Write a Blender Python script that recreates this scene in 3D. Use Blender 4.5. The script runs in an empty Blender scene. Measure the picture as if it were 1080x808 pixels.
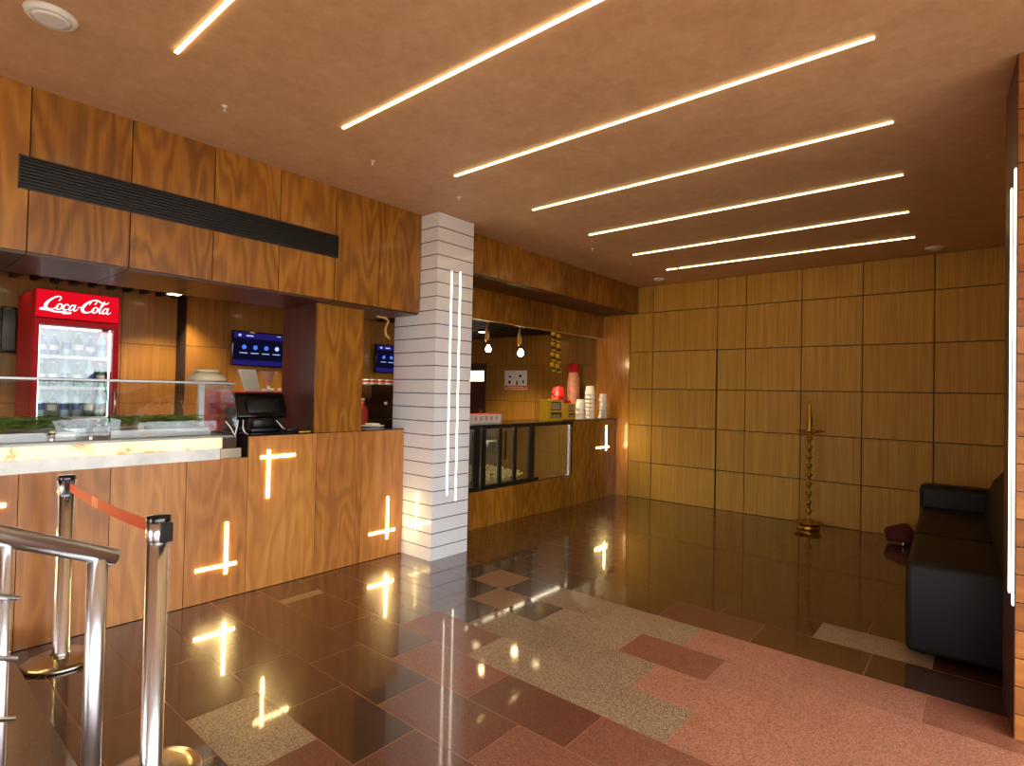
import bpy, bmesh, math, random
from mathutils import Vector, Matrix
random.seed(7)
PI = math.pi
scene = bpy.context.scene
COL = scene.collection

# ------------------------------------------------------------------ materials
class NT:
    def __init__(s, name):
        s.m = bpy.data.materials.new(name); s.m.use_nodes = True
        s.t = s.m.node_tree; s.t.nodes.clear()
        s.out = s.n('ShaderNodeOutputMaterial')
    def n(s, typ, ins=None, **kw):
        nd = s.t.nodes.new(typ)
        for k, v in kw.items(): setattr(nd, k, v)
        for k, v in (ins or {}).items(): s.set(nd, k, v)
        return nd
    def set(s, nd, k, v):
        sock = nd.inputs[k]
        if isinstance(v, bpy.types.NodeSocket): s.t.links.new(v, sock)
        else: sock.default_value = v
    def math(s, op, a, b=0.0, c=0.0, clamp=False):
        nd = s.n('ShaderNodeMath', operation=op, use_clamp=clamp)
        for i, v in enumerate((a, b, c)): s.set(nd, i, v)
        return nd.outputs[0]
    def vec(s, x, y, z):
        return s.n('ShaderNodeCombineXYZ', {0: x, 1: y, 2: z}).outputs[0]
    def noise(s, v, scale=1.0, detail=3.0, rough=0.5):
        return s.n('ShaderNodeTexNoise', {'Vector': v, 'Scale': scale, 'Detail': detail, 'Roughness': rough}).outputs['Fac']
    def mix(s, f, a, b):
        nd = s.n('ShaderNodeMix', data_type='RGBA')
        s.set(nd, 0, f); s.set(nd, 6, a); s.set(nd, 7, b)
        return nd.outputs[2]
    def ramp(s, f, stops):
        nd = s.n('ShaderNodeValToRGB'); s.set(nd, 0, f)
        e = nd.color_ramp.elements
        while len(e) > 1: e.remove(e[-1])
        e[0].position = stops[0][0]; e[0].color = stops[0][1]
        for p, c in stops[1:]:
            q = e.new(p); q.color = c
        return nd.outputs[0]
    def pbsdf(s, **kw):
        nd = s.n('ShaderNodeBsdfPrincipled')
        for k, v in kw.items(): s.set(nd, k.replace('_', ' '), v)
        return nd.outputs[0]
    def fin(s, sh):
        s.t.links.new(sh, s.out.inputs[0]); return s.m

def srgb(r, g, b):
    f = lambda c: (c / 255 / 12.92) if c / 255 <= 0.04045 else ((c / 255 + 0.055) / 1.055) ** 2.4
    return (f(r), f(g), f(b), 1)

def plain(name, col, rough=0.5, metal=0.0, bump=0.0, bscale=200, coat=0.0, var=0.06, spec=0.5, trans=0.0):
    t = NT(name)
    p = t.n('ShaderNodeTexCoord').outputs['Object']
    n = t.noise(p, 14, 3)
    dark = tuple(c * (1 - var * 2) for c in col[:3]) + (1,)
    lite = tuple(min(1, c * (1 + var * 2)) for c in col[:3]) + (1,)
    c = t.mix(n, dark, lite)
    kw = dict(Base_Color=c, Roughness=rough, Metallic=metal, Coat_Weight=coat, Transmission_Weight=trans)
    if bump:
        b = t.n('ShaderNodeBump', {'Height': t.noise(p, bscale, 4), 'Strength': bump, 'Distance': 0.004})
        kw['Normal'] = b.outputs[0]
    sh = t.n('ShaderNodeBsdfPrincipled')
    for k, v in kw.items(): t.set(sh, k.replace('_', ' '), v)
    t.set(sh, 'Specular IOR Level', spec)
    return t.fin(sh.outputs[0])

def emit(name, col, strength):
    t = NT(name)
    p = t.n('ShaderNodeTexCoord').outputs['Object']
    c = t.mix(t.noise(p, 3, 1), col, tuple(min(1, x * 1.03) for x in col[:3]) + (1,))
    return t.fin(t.n('ShaderNodeEmission', {'Color': c, 'Strength': strength}).outputs[0])

def wood(name, dark, mid, light, figure=1.0, fibre=0.35, rough=0.32, coat=0.25, horiz=False, pvar=0.25, fscale=70):
    """veneer: contour-line cathedral figure and fine fibre, running vertically; 'pid' shifts every panel"""
    t = NT(name)
    p = t.n('ShaderNodeTexCoord').outputs['Object']
    sx = t.n('ShaderNodeSeparateXYZ', {0: p}).outputs
    u = t.math('ADD', sx[0], sx[1]); v = sx[2]
    if horiz: u, v = v, u
    pid = t.n('ShaderNodeAttribute', attribute_name='pid').outputs['Fac']
    off = t.math('MULTIPLY', pid, 17.3)
    lo = t.noise(t.vec(t.math('MULTIPLY', u, 3.6), t.math('MULTIPLY', v, 0.75), off), 1.0, 2.5, 0.5)
    rings = t.math('SINE', t.math('MULTIPLY', lo, 62.0))
    rings = t.math('MULTIPLY_ADD', rings, 0.5, 0.5)
    fib = t.noise(t.vec(t.math('MULTIPLY', u, fscale), t.math('MULTIPLY', v, 1.6), off), 1.0, 3, 0.6)
    fib2 = t.noise(t.vec(t.math('MULTIPLY', u, fscale * 0.25), t.math('MULTIPLY', v, 0.5), off), 1.0, 2, 0.5)
    broad = t.noise(t.vec(t.math('MULTIPLY', u, 2.2), t.math('MULTIPLY', v, 0.9), t.math('ADD', off, 4.0)), 1.0, 2, 0.5)
    a = t.math('MULTIPLY', rings, 0.30 * figure)
    a = t.math('MULTIPLY_ADD', fib, fibre, a)
    a = t.math('MULTIPLY_ADD', fib2, 0.35, a)
    a = t.math('MULTIPLY_ADD', broad, 0.45 * figure, a)
    a = t.math('MULTIPLY_ADD', t.math('FRACT', t.math('MULTIPLY', pid, 7.77)), pvar, a)
    tot = 0.30 * figure + fibre + 0.35 + 0.45 * figure + pvar
    a = t.math('DIVIDE', a, tot)
    c = t.ramp(a, [(0.22, dark), (0.5, mid), (0.75, light)])
    b = t.n('ShaderNodeBump', {'Height': fib, 'Strength': 0.06, 'Distance': 0.002}).outputs[0]
    sh = t.pbsdf(Base_Color=c, Roughness=rough, Coat_Weight=coat, Coat_Roughness=0.12, Normal=b)
    return t.fin(sh)

def granite(name, base, spot, spot2, amount, rough, scale=240.0, coat=0.0, blotch=0.3):
    t = NT(name)
    p = t.n('ShaderNodeTexCoord').outputs['Object']
    pid = t.n('ShaderNodeAttribute', attribute_name='pid').outputs['Fac']
    q = t.n('ShaderNodeVectorMath', {0: p, 1: t.vec(t.math('MULTIPLY', pid, 9.1), 0.0, pid)}, operation='ADD').outputs[0]
    vo = t.n('ShaderNodeTexVoronoi', {'Vector': q, 'Scale': scale})
    vs = t.n('ShaderNodeSeparateColor', {0: vo.outputs['Color']}).outputs
    n1 = t.noise(q, scale * 0.5, 3, 0.6)
    bl = t.noise(q, 3.0, 3, 0.6)
    f1 = t.math('GREATER_THAN', t.math('MULTIPLY_ADD', n1, 0.5, t.math('MULTIPLY', vs[0], 0.6)), 1.0 - amount)
    c = t.mix(f1, base, spot)
    f2 = t.math('GREATER_THAN', vs[1], 0.82)
    c = t.mix(t.math('MULTIPLY', f2, 0.7), c, spot2)
    dk = t.math('MULTIPLY_ADD', bl, blotch * 2, 1.0 - blotch)
    dk = t.math('MULTIPLY', dk, t.math('MULTIPLY_ADD', t.math('FRACT', t.math('MULTIPLY', pid, 5.3)), 0.24, 0.88))
    hv = t.n('ShaderNodeVectorMath', {0: c, 'Scale': dk}, operation='SCALE').outputs[0]
    r = rough
    sh = t.pbsdf(Base_Color=hv, Roughness=r, Coat_Weight=coat, Coat_Roughness=0.06, Coat_IOR=1.6)
    return t.fin(sh)

def glass(name, tint, refl=0.12, rough=0.02):
    t = NT(name)
    tr = t.n('ShaderNodeBsdfTransparent', {'Color': tint}).outputs[0]
    gl = t.n('ShaderNodeBsdfGlossy', {'Color': (1, 1, 1, 1), 'Roughness': rough}).outputs[0]
    lw = t.n('ShaderNodeLayerWeight', {'Blend': 0.35}).outputs['Fresnel']
    p = t.n('ShaderNodeTexCoord').outputs['Object']
    sm = t.math('MULTIPLY', t.noise(p, 4, 2), 0.04)
    f = t.math('MULTIPLY_ADD', lw, 0.11, t.math('ADD', sm, refl * 0.5), clamp=True)
    mx = t.n('ShaderNodeMixShader', {0: f, 1: tr, 2: gl}).outputs[0]
    return t.fin(mx)

M = {}
M['fascia'] = wood('teak_figured', srgb(82, 44, 8), srgb(146, 90, 22), srgb(184, 124, 38), figure=1.0)
M['counter'] = wood('teak_counter', srgb(122, 68, 24), srgb(176, 110, 44), srgb(206, 142, 66), figure=0.55, fibre=0.3, pvar=0.2, rough=0.4)
M['back'] = wood('straight_veneer', srgb(140, 98, 26), srgb(184, 136, 42), srgb(208, 162, 62), figure=0.0, fibre=0.5, pvar=0.05, rough=0.6, coat=0.0, fscale=95)
M['return'] = wood('honey_veneer', srgb(140, 84, 22), srgb(190, 120, 38), srgb(216, 150, 58), figure=0.5, fibre=0.3, rough=0.25, coat=0.5)
M['kitchen'] = wood('kitchen_veneer', srgb(108, 72, 22), srgb(146, 102, 36), srgb(172, 126, 52), figure=0.0, fibre=0.45, pvar=0.1, rough=0.4)
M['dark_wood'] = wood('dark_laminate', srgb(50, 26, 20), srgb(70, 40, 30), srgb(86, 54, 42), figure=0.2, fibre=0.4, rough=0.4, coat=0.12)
M['plank'] = wood('plank_teak', srgb(112, 60, 20), srgb(158, 94, 36), srgb(188, 122, 56), figure=0.5, fibre=0.3, horiz=True, pvar=0.3)
M['joint'] = plain('joint_dark_brown', srgb(34, 18, 8), 0.8)  # dark brown joints and the backing behind panels
M['white_board'] = plain('white_lacquer_board', srgb(226, 222, 220), 0.18, coat=0.5, var=0.02)
M['black_joint'] = plain('black_groove', srgb(18, 18, 20), 0.6)
M['tile_brown'] = granite('granite_brown', srgb(66, 40, 24), srgb(78, 48, 30), srgb(54, 31, 19), 0.5, 0.26, coat=1.0, blotch=.10)
M['tile_red'] = granite('granite_red', srgb(96, 54, 36), srgb(116, 68, 48), srgb(74, 40, 26), 0.5, 0.34, coat=0.8, blotch=.14)
M['tile_salmon'] = granite('granite_salmon', srgb(122, 70, 48), srgb(146, 90, 66), srgb(92, 50, 36), 0.5, 0.4, coat=0.5, blotch=.14)
M['tile_step'] = granite('granite_step', srgb(76, 50, 32), srgb(92, 64, 42), srgb(56, 36, 24), 0.5, 0.3, coat=0.8, blotch=.1)
M['tile_pink'] = granite('granite_pink', srgb(146, 90, 64), srgb(178, 120, 92), srgb(112, 62, 46), 0.5, 0.45, coat=0.25, blotch=.15)
M['tile_light'] = granite('granite_speckled', srgb(118, 90, 64), srgb(164, 136, 104), srgb(78, 54, 40), 0.55, 0.40, coat=0.55, blotch=.2)
M['tile_tan'] = granite('granite_tan', srgb(126, 80, 46), srgb(146, 98, 60), srgb(98, 58, 34), 0.4, 0.3, coat=0.8, blotch=.1)
M['grout'] = plain('grout', srgb(176, 120, 80), 0.6)
M['black'] = plain('black_plastic', srgb(20, 20, 22), 0.35)
M['black_gloss'] = plain('black_gloss', srgb(12, 12, 14), 0.12, coat=0.4)
M['black_granite'] = plain('black_granite', srgb(24, 18, 16), 0.12, var=0.2)
M['grille'] = plain('grille_black', srgb(26, 20, 16), 0.45)
M['steel'] = plain('brushed_steel', srgb(222, 222, 222), 0.22, 1.0, var=0.03)
M['rail_steel'] = plain('rail_steel', srgb(226, 226, 226), 0.30, 1.0, var=0.03)
M['chrome'] = plain('polished_steel', srgb(232, 232, 232), 0.24, 1.0, var=0.02)
M['base_metal'] = plain('base_cover', srgb(190, 180, 160), 0.24, 1.0, var=0.05)
M['leather'] = plain('black_leather', srgb(16, 14, 14), 0.5, bump=0.25, bscale=90, var=0.1, spec=0.3)
M['brass'] = plain('old_brass', srgb(190, 140, 52), 0.28, 1.0, var=0.12)
M['red'] = plain('red_enamel', srgb(200, 10, 18), 0.5, spec=0.15)
M['red_belt'] = plain('orange_webbing', srgb(206, 56, 12), 0.6, bump=0.2)
M['belt_mark'] = plain('belt_print', srgb(236, 120, 84), 0.6)
M['white'] = plain('white_paint', srgb(228, 224, 216), 0.4)
M['cream'] = plain('cream_ceramic', srgb(220, 200, 162), 0.35)
M['paper'] = plain('paper', srgb(236, 222, 196), 0.8)
M['cup_white'] = plain('paper_cup_white', srgb(236, 228, 214), 0.55)
M['cup_red'] = plain('paper_cup_red', srgb(214, 34, 36), 0.45)
M['cup_pink'] = plain('paper_cup_pink', srgb(214, 150, 120), 0.55)
M['yellow'] = plain('yellow_card', srgb(232, 186, 30), 0.5)
M['carton'] = plain('white_carton', srgb(232, 216, 204), 0.6)
M['orange_red'] = plain('red_print', srgb(214, 56, 34), 0.5)
M['rope'] = plain('jute_rope', srgb(208, 160, 96), 0.85, bump=0.5, bscale=260)
M['bag'] = plain('maroon_cloth', srgb(84, 22, 24), 0.8, bump=0.6, bscale=40)
M['popcorn'] = plain('popcorn', srgb(246, 230, 176), 0.8, bump=0.4, bscale=160)
M['leaf'] = plain('green_leaf', srgb(112, 168, 60), 0.6, var=0.3)
M['leaf_dark'] = plain('dark_green_leaf', srgb(60, 112, 40), 0.6, var=0.3)
M['tomato'] = plain('tomato', srgb(196, 60, 34), 0.3)
M['glass'] = glass('clear_glass', (0.985, 0.995, 0.992, 1), 0.05)
M['glass_green'] = glass('glass_green_edge', (0.55, 0.78, 0.70, 1), 0.3)
M['glass_dark'] = glass('smoked_glass', (0.84, 0.84, 0.78, 1), 0.06, 0.06)
M['bottle_clear'] = plain('bottle_clear', srgb(150, 196, 200), 0.15, coat=0.4, var=0.15)
M['bottle_blue'] = plain('bottle_blue', srgb(50, 96, 160), 0.2)
M['bottle_green'] = plain('bottle_green', srgb(84, 130, 92), 0.2)
M['bottle_dark'] = plain('bottle_dark', srgb(60, 66, 60), 0.2)
M['kettle'] = plain('kettle_steel', srgb(150, 150, 148), 0.38, 0.8)
M['fridge_inside'] = plain('white_liner', srgb(150, 196, 198), 0.4)
M['espresso'] = plain('bronze_enamel', srgb(66, 44, 26), 0.3, 0.4)
M['ground'] = plain('outdoor_paving', srgb(150, 140, 126), 0.9, bump=0.3, bscale=8)
M['rear_wall'] = plain('rear_plaster', srgb(150, 112, 80), 0.7)

def marble():
    t = NT('white_marble'); p = t.n('ShaderNodeTexCoord').outputs['Object']
    n = t.noise(p, 3.0, 6, 0.65)
    c = t.ramp(n, [(0.35, srgb(206, 208, 200)), (0.5, srgb(234, 232, 224)), (0.7, srgb(244, 242, 236))])
    return t.fin(t.pbsdf(Base_Color=c, Roughness=0.2, Coat_Weight=0.3))
M['marble'] = marble()
def onyx():
    t = NT('backlit_onyx'); p = t.n('ShaderNodeTexCoord').outputs['Object']
    w = t.n('ShaderNodeTexNoise', {'Vector': p, 'Scale': 1.7, 'Detail': 4, 'Distortion': 1.2}).outputs['Fac']
    v = t.math('ABSOLUTE', t.math('SUBTRACT', w, 0.5))
    c = t.ramp(v, [(0.0, srgb(170, 116, 66)), (0.007, srgb(222, 176, 116)), (0.03, srgb(248, 220, 164)), (0.25, srgb(255, 240, 200))])
    sh = t.n('ShaderNodeBsdfPrincipled')
    t.set(sh, 'Base Color', c); t.set(sh, 'Roughness', 0.25); t.set(sh, 'Emission Color', c); t.set(sh, 'Emission Strength', 0.45)
    return t.fin(sh.outputs[0])
M['onyx'] = onyx()
def ceiling_mat():
    t = NT('copper_plaster'); p = t.n('ShaderNodeTexCoord').outputs['Object']
    a = t.n('ShaderNodeTexNoise', {'Vector': p, 'Scale': 3.2, 'Detail': 8, 'Roughness': 0.65, 'Distortion': 0.8}).outputs['Fac']
    b = t.noise(p, 16, 5, 0.7)
    f = t.math('MULTIPLY_ADD', b, 0.5, t.math('MULTIPLY', a, 0.5))
    c = t.ramp(f, [(0.3, srgb(186, 144, 106)), (0.5, srgb(202, 160, 120)), (0.7, srgb(216, 176, 136))])
    bp = t.n('ShaderNodeBump', {'Height': f, 'Strength': 0.15, 'Distance': 0.01}).outputs[0]
    return t.fin(t.pbsdf(Base_Color=c, Roughness=0.55, Normal=bp))
M['ceiling'] = ceiling_mat()

WARM = (1.0, 0.74, 0.40, 1)
M['led_ceiling'] = emit('led_ceiling', (1.0, 0.72, 0.32, 1), 7.0)
M['led_cross'] = emit('led_cross', (1.0, 0.72, 0.28, 1), 30)
M['led_pillar'] = emit('led_pillar', (1.0, 0.86, 0.66, 1), 6)
M['led_pier'] = emit('led_pier', (1.0, 0.95, 0.84, 1), 3.5)
M['bulb'] = emit('bulb_glow', (1.0, 0.66, 0.30, 1), 40)
M['down'] = emit('downlight_glow', (1.0, 0.72, 0.36, 1), 12)
M['fridge_lamp'] = emit('fridge_lamp', (0.80, 0.95, 1.0, 1), 1.6)
M['case_fill_glow'] = emit('case_fill_glow', (1, .88, .66, 1), 9)  # added fill glow for the popcorn case
M['sign_red'] = emit('sign_red', srgb(214, 14, 32), .65)
M['sign_white'] = emit('sign_white', (1, 0.93, 0.93, 1), .9)
M['screen'] = emit('screen_navy', srgb(8, 7, 26), 1.0)
M['screen_band'] = emit('screen_band', srgb(24, 18, 74), 1.0)
M['icon'] = emit('screen_icon', srgb(60, 95, 190), 1.0)
M['icon_white'] = emit('screen_text', srgb(150, 160, 200), 1.0)
M['window_glow'] = emit('window_glow', (1.0, 0.82, 0.55, 1), 3.0)
M['dev_green'] = emit('status_light', (0.3, 1.0, 0.3, 1), 2.0)

# ------------------------------------------------------------------ mesh helpers
class MB:
    def __init__(s):
        s.b = bmesh.new(); s.pid = s.b.faces.layers.float.new('pid'); s.cur = 0.0
    def _mark(s, before, mi=0, smooth=False):
        for f in s.b.faces:
            if f not in before:
                f[s.pid] = s.cur; f.material_index = mi; f.smooth = smooth
    def face(s, vs, mi=0, smooth=False):
        f = s.b.faces.new(vs); f[s.pid] = s.cur; f.material_index = mi; f.smooth = smooth
        return f
    def box(s, x0, x1, y0, y1, z0, z1, mi=0, mat=None):
        v = [s.b.verts.new((x, y, z)) for x in (x0, x1) for y in (y0, y1) for z in (z0, z1)]
        if mat is not None:
            for q in v: q.co = mat @ q.co
        for f in ((0, 1, 3, 2), (4, 6, 7, 5), (0, 4, 5, 1), (2, 3, 7, 6), (0, 2, 6, 4), (1, 5, 7, 3)):
            s.face([v[i] for i in f], mi)
        return s
    def bbox(s, x0, x1, y0, y1, z0, z1, bev=0.01, seg=2, mi=0, mat=None, smooth=True):
        """bevelled box"""
        t = bmesh.new(); bmesh.ops.create_cube(t, size=1)
        for v in t.verts:
            v.co = Vector(((v.co.x + .5) * (x1 - x0) + x0, (v.co.y + .5) * (y1 - y0) + y0, (v.co.z + .5) * (z1 - z0) + z0))
        bmesh.ops.bevel(t, geom=list(t.edges), offset=bev, segments=seg, profile=0.5, affect='EDGES')
        s.merge(t, mi, smooth, mat); return s
    def merge(s, t, mi=0, smooth=False, mat=None):
        mp = {}
        for v in t.verts: mp[v] = s.b.verts.new(mat @ v.co if mat is not None else v.co)
        for f in t.faces:
            try: s.face([mp[v] for v in f.verts], mi, smooth)
            except ValueError: pass
        t.free()
    def lathe(s, prof, c=(0, 0, 0), seg=24, mi=0, smooth=True, caps=True, mat=None):
        """prof = [(r, z)] bottom to top"""
        rings = []
        for r, z in prof:
            ring = []
            for i in range(seg):
                a = 2 * PI * i / seg
                p = Vector((c[0] + r * math.cos(a), c[1] + r * math.sin(a), c[2] + z))
                if mat is not None: p = mat @ p
                ring.append(s.b.verts.new(p))
            rings.append(ring)
        for a, b in zip(rings, rings[1:]):
            for i in range(seg):
                j = (i + 1) % seg
                s.face((a[i], a[j], b[j], b[i]), mi, smooth)
        if caps:
            s.face(list(reversed(rings[0])), mi); s.face(rings[-1], mi)
        return s
    def tube(s, pts, r, seg=12, mi=0, caps=True, smooth=True, closed=False):
        pts = [Vector(p) for p in pts]; n = len(pts)
        rr = r if isinstance(r, (list, tuple)) else [r] * n
        rings = []; up = None
        for i, p in enumerate(pts):
            if closed: d = (pts[(i + 1) % n] - pts[i - 1]).normalized()
            else: d = (pts[min(i + 1, n - 1)] - pts[max(i - 1, 0)]).normalized()
            if up is None:
                up = Vector((0, 0, 1)) if abs(d.z) < 0.9 else Vector((1, 0, 0))
            a = d.cross(up)
            if a.length < 1e-5: a = d.cross(Vector((0, 1, 0)))
            a.normalize(); b = a.cross(d).normalized(); up = b
            rings.append([s.b.verts.new(p + (a * math.cos(2 * PI * k / seg) + b * math.sin(2 * PI * k / seg)) * rr[i]) for k in range(seg)])
        prs = list(zip(rings, rings[1:]))
        if closed: prs.append((rings[-1], rings[0]))
        for A, B in prs:
            for k in range(seg):
                j = (k + 1) % seg
                s.face((A[k], B[k], B[j], A[j]), mi, smooth)
        if caps and not closed:
            s.face(rings[0], mi); s.face(list(reversed(rings[-1])), mi)
        return s
    def prism(s, poly, fn, d0, d1, mi=0, smooth=False):
        """poly 2d points, fn(a,b,d)->xyz; extruded from d0 to d1"""
        A = [s.b.verts.new(fn(a, b, d0)) for a, b in poly]; B = [s.b.verts.new(fn(a, b, d1)) for a, b in poly]
        n = len(poly)
        s.face(A, mi); s.face(list(reversed(B)), mi)
        for i in range(n):
            j = (i + 1) % n
            s.face((A[i], B[i], B[j], A[j]), mi, smooth)
        return s
    def sheet(s, prof, fn, d0, d1, th, mi=0, smooth=True):
        """open curved profile (2d) thickened by th and extruded from d0 to d1"""
        P = [Vector(p) for p in prof]; out = []
        for i, p in enumerate(P):
            d = (P[min(i + 1, len(P) - 1)] - P[max(i - 1, 0)]).normalized()
            out.append(p + Vector((-d.y, d.x)) * th)
        poly = [tuple(p) for p in P] + [tuple(p) for p in reversed(out)]
        A = [s.b.verts.new(fn(a, b, d0)) for a, b in poly]; B = [s.b.verts.new(fn(a, b, d1)) for a, b in poly]
        n = len(poly); m = len(P)
        for i in range(n):
            j = (i + 1) % n
            s.face((A[i], B[i], B[j], A[j]), mi, smooth)
        for i in range(m - 1):
            for V in (A, B):
                s.face((V[i], V[i + 1], V[n - 2 - i], V[n - 1 - i]), mi)
        return s
    def sphere(s, c, r, seg=12, mi=0, sc=(1, 1, 1)):
        t = bmesh.new(); bmesh.ops.create_uvsphere(t, u_segments=seg, v_segments=max(6, seg // 2), radius=r)
        s.merge(t, mi, True, Matrix.Translation(c) @ Matrix.Diagonal((*sc, 1))); return s
    def build(s, name, mats, parent=None, loc=None, rotz=None):
        bmesh.ops.recalc_face_normals(s.b, faces=list(s.b.faces))
        me = bpy.data.meshes.new(name); s.b.to_mesh(me); s.b.free()
        for m in (mats if isinstance(mats, (list, tuple)) else [mats]): me.materials.append(M[m] if isinstance(m, str) else m)
        o = bpy.data.objects.new(name, me); COL.objects.link(o)
        if parent: o.parent = parent
        if loc: o.location = loc
        if rotz: o.rotation_euler.z = rotz
        return o

def tag(o, label, cat, group=None, kind=None):
    o['label'] = label; o['category'] = cat
    if group: o['group'] = group
    if kind: o['kind'] = kind
    return o
def thing(name, label, cat, loc=(0, 0, 0), rz=0, group=None):
    o = bpy.data.objects.new(name, None); COL.objects.link(o)
    o.location = loc; o.rotation_euler.z = rz; o.empty_display_size = 0.05
    return tag(o, label, cat, group)
def struct(o):
    o['kind'] = 'structure'; return o
def dup(root, loc, label=None, rz=None):
    r = root.copy(); COL.objects.link(r); r.location = loc
    if rz is not None: r.rotation_euler.z = rz
    if label: r['label'] = label
    for ch in list(root.children):
        c = ch.copy(); COL.objects.link(c); c.parent = r
        for g in list(ch.children):
            d = g.copy(); COL.objects.link(d); d.parent = c
    return r

def panels(mb, axis, c0, c1, us, zs, gap=0.004, fn=None, front=1):
    """cladding boxes between joints. axis 'X': wall in the Y-Z plane spanning x c0..c1, us along Y"""
    for i, (a, b) in enumerate(zip(us, us[1:])):
        for j, (p, q) in enumerate(zip(zs, zs[1:])):
            mb.cur = random.random()
            if axis == 'X': mb.box(c0, c1, a + gap, b - gap, p + gap, q - gap, 0)
            else: mb.box(a + gap, b - gap, c0, c1, p + gap, q - gap, 0)

# ------------------------------------------------------------------ dimensions
H = 3.09
XF = -3.93; XC = -4.11; XC2 = -4.25; XI = -4.50; YB = 7.52
PX0, PX1, PY0, PY1 = -4.29, -3.71, 3.35, 3.80
XR = 0.09
RX = 0.55          # right wall beyond the pier
KX = -7.6

# ------------------------------------------------------------------ floor
def make_floor():
    mb = MB()
    mb.box(KX - .1, 1.3, -4.1, YB + .12, -0.12, -0.0008, 5)
    KIND = {'b': 0, 'r': 1, 'p': 2, 'l': 3, 't': 4, 's': 6}
    ys = [1.02 - 0.322 * 3, 1.02 - .644, 0.70, 1.02, 1.345, 1.67, 2.0, 2.317, 2.64, 2.96, 3.275, 3.61, 3.96, 4.27]
    while ys[-1] < YB - 0.33: ys.append(ys[-1] + 0.323)
    ys.append(YB)
    while ys[0] > -4.0: ys.insert(0, ys[0] - 0.322)
    special = {
        1.02: [(-2.72, -2.18, 'l'), (-2.18, -1.6, 'r')],
        1.345: [(-3.0, -2.48, 'b'), (-2.48, -1.92, 'b'), (-1.92, -1.3, 'r'), (-1.3, -.7, 'r')],
        1.67: [(-3.4, -2.80, 'b'), (-2.80, -2.20, 'b'), (-2.20, -1.6, 'r'), (-1.6, -1.0, 's'), (-1.0, -.4, 's')],
        2.0: [(-3.79, -3.70, 'l'), (-3.70, -3.12, 'b'), (-3.12, -2.52, 'b'), (-2.52, -1.93, 's'), (-1.93, -1.353, 'r'), (-1.353, -.75, 's'), (-.75, -.15, 's')],
        2.317: [(-2.85, -2.25, 's'), (-2.25, -1.65, 'l'), (-1.65, -1.047, 'l'), (-1.047, -.45, 'p'), (-.45, .15, 'p')],
        2.64: [(-2.9, -2.55, 'b'), (-2.55, -1.95, 'l'), (-1.95, -1.38, 'l'), (-1.38, -.8, 'p'), (-.8, -.2, 'p'), (-.2, .4, 'p')],
        2.96: [(-2.84, -2.54, 't'), (-2.54, -2.24, 'b'), (-2.24, -1.64, 'l'), (-1.64, -1.12, 's'), (-1.12, -.5, 'p'), (-.5, .1, 'p')],
        3.275: [(-3.4, -3.13, 'b'), (-3.13, -2.80, 't'), (-2.80, -2.545, 'b'), (-2.545, -1.96, 'l'), (-1.96, -1.38, 'l'), (-1.38, -.8, 'p'), (-.8, -.22, 'p'), (-.22, .4, 's')],
        3.61: [(-1.7, -1.10, 'r'), (-1.10, -.5, 'b')],
        3.96: [(-1.4, -.82, 'b'), (-.82, -.22, 'l')],
    }
    g = 0.0018
    rnd = random.Random(3)
    for y0, y1 in zip(ys, ys[1:]):
        row = [(a, b, k) for kk, v in special.items() if abs(kk - y0) < 1e-3 for a, b, k in v]
        x = KX + rnd.random() * 0.5
        spans = []
        lo = min([r[0] for r in row], default=None)
        if row:
            x = lo
            while x > KX: spans.append((x - 0.6, x, 'b')); x -= 0.6
            spans += row; x = row[-1][1]
        while x < 1.3:
            k = 'b'
            if x > -1.6 and y0 < 3.2: k = 'p' if rnd.random() < 0.6 else 'r'
            spans.append((x, x + 0.6, k)); x += 0.6
        for a, b, k in spans:
            a = max(a, KX); b = min(b, 1.3)
            if b - a < 0.01: continue
            mb.cur = rnd.random()
            v = [mb.b.verts.new(p) for p in ((a + g, y0 + g, 0), (b - g, y0 + g, 0), (b - g, y1 - g, 0), (a + g, y1 - g, 0))]
            mb.face(v, KIND[k])
    return struct(mb.build('floor', ['tile_brown', 'tile_red', 'tile_pink', 'tile_light', 'tile_tan', 'grout', 'tile_salmon']))
make_floor()

# raised entry step on the left (its top carries the railing)
mb = MB(); mb.cur = .3
mb.box(XC + .002, -1.55, -3.9, 0.565, 0.0, 0.15)
tag(mb.build('entry_step', 'tile_step'), 'low polished brown granite step beneath the steel railing, bottom left corner', 'step')

# ------------------------------------------------------------------ ceiling
mb = MB(); mb.box(KX - .1, 1.3, -4.1, YB + .12, H, H + 0.15)
struct(mb.build('ceiling', 'ceiling'))
# kitchen ceiling: black deck and slats
mb = MB(); mb.box(KX, XF - 0.03, -4.0, YB, 2.85, 2.95, 0)
y = -1.0
while y < YB - .05:
    mb.box(KX, -4.66, y, y + 0.045, 2.46, 2.56, 0); y += 0.15
struct(mb.build('ceiling_kitchen', 'grille'))

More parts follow.
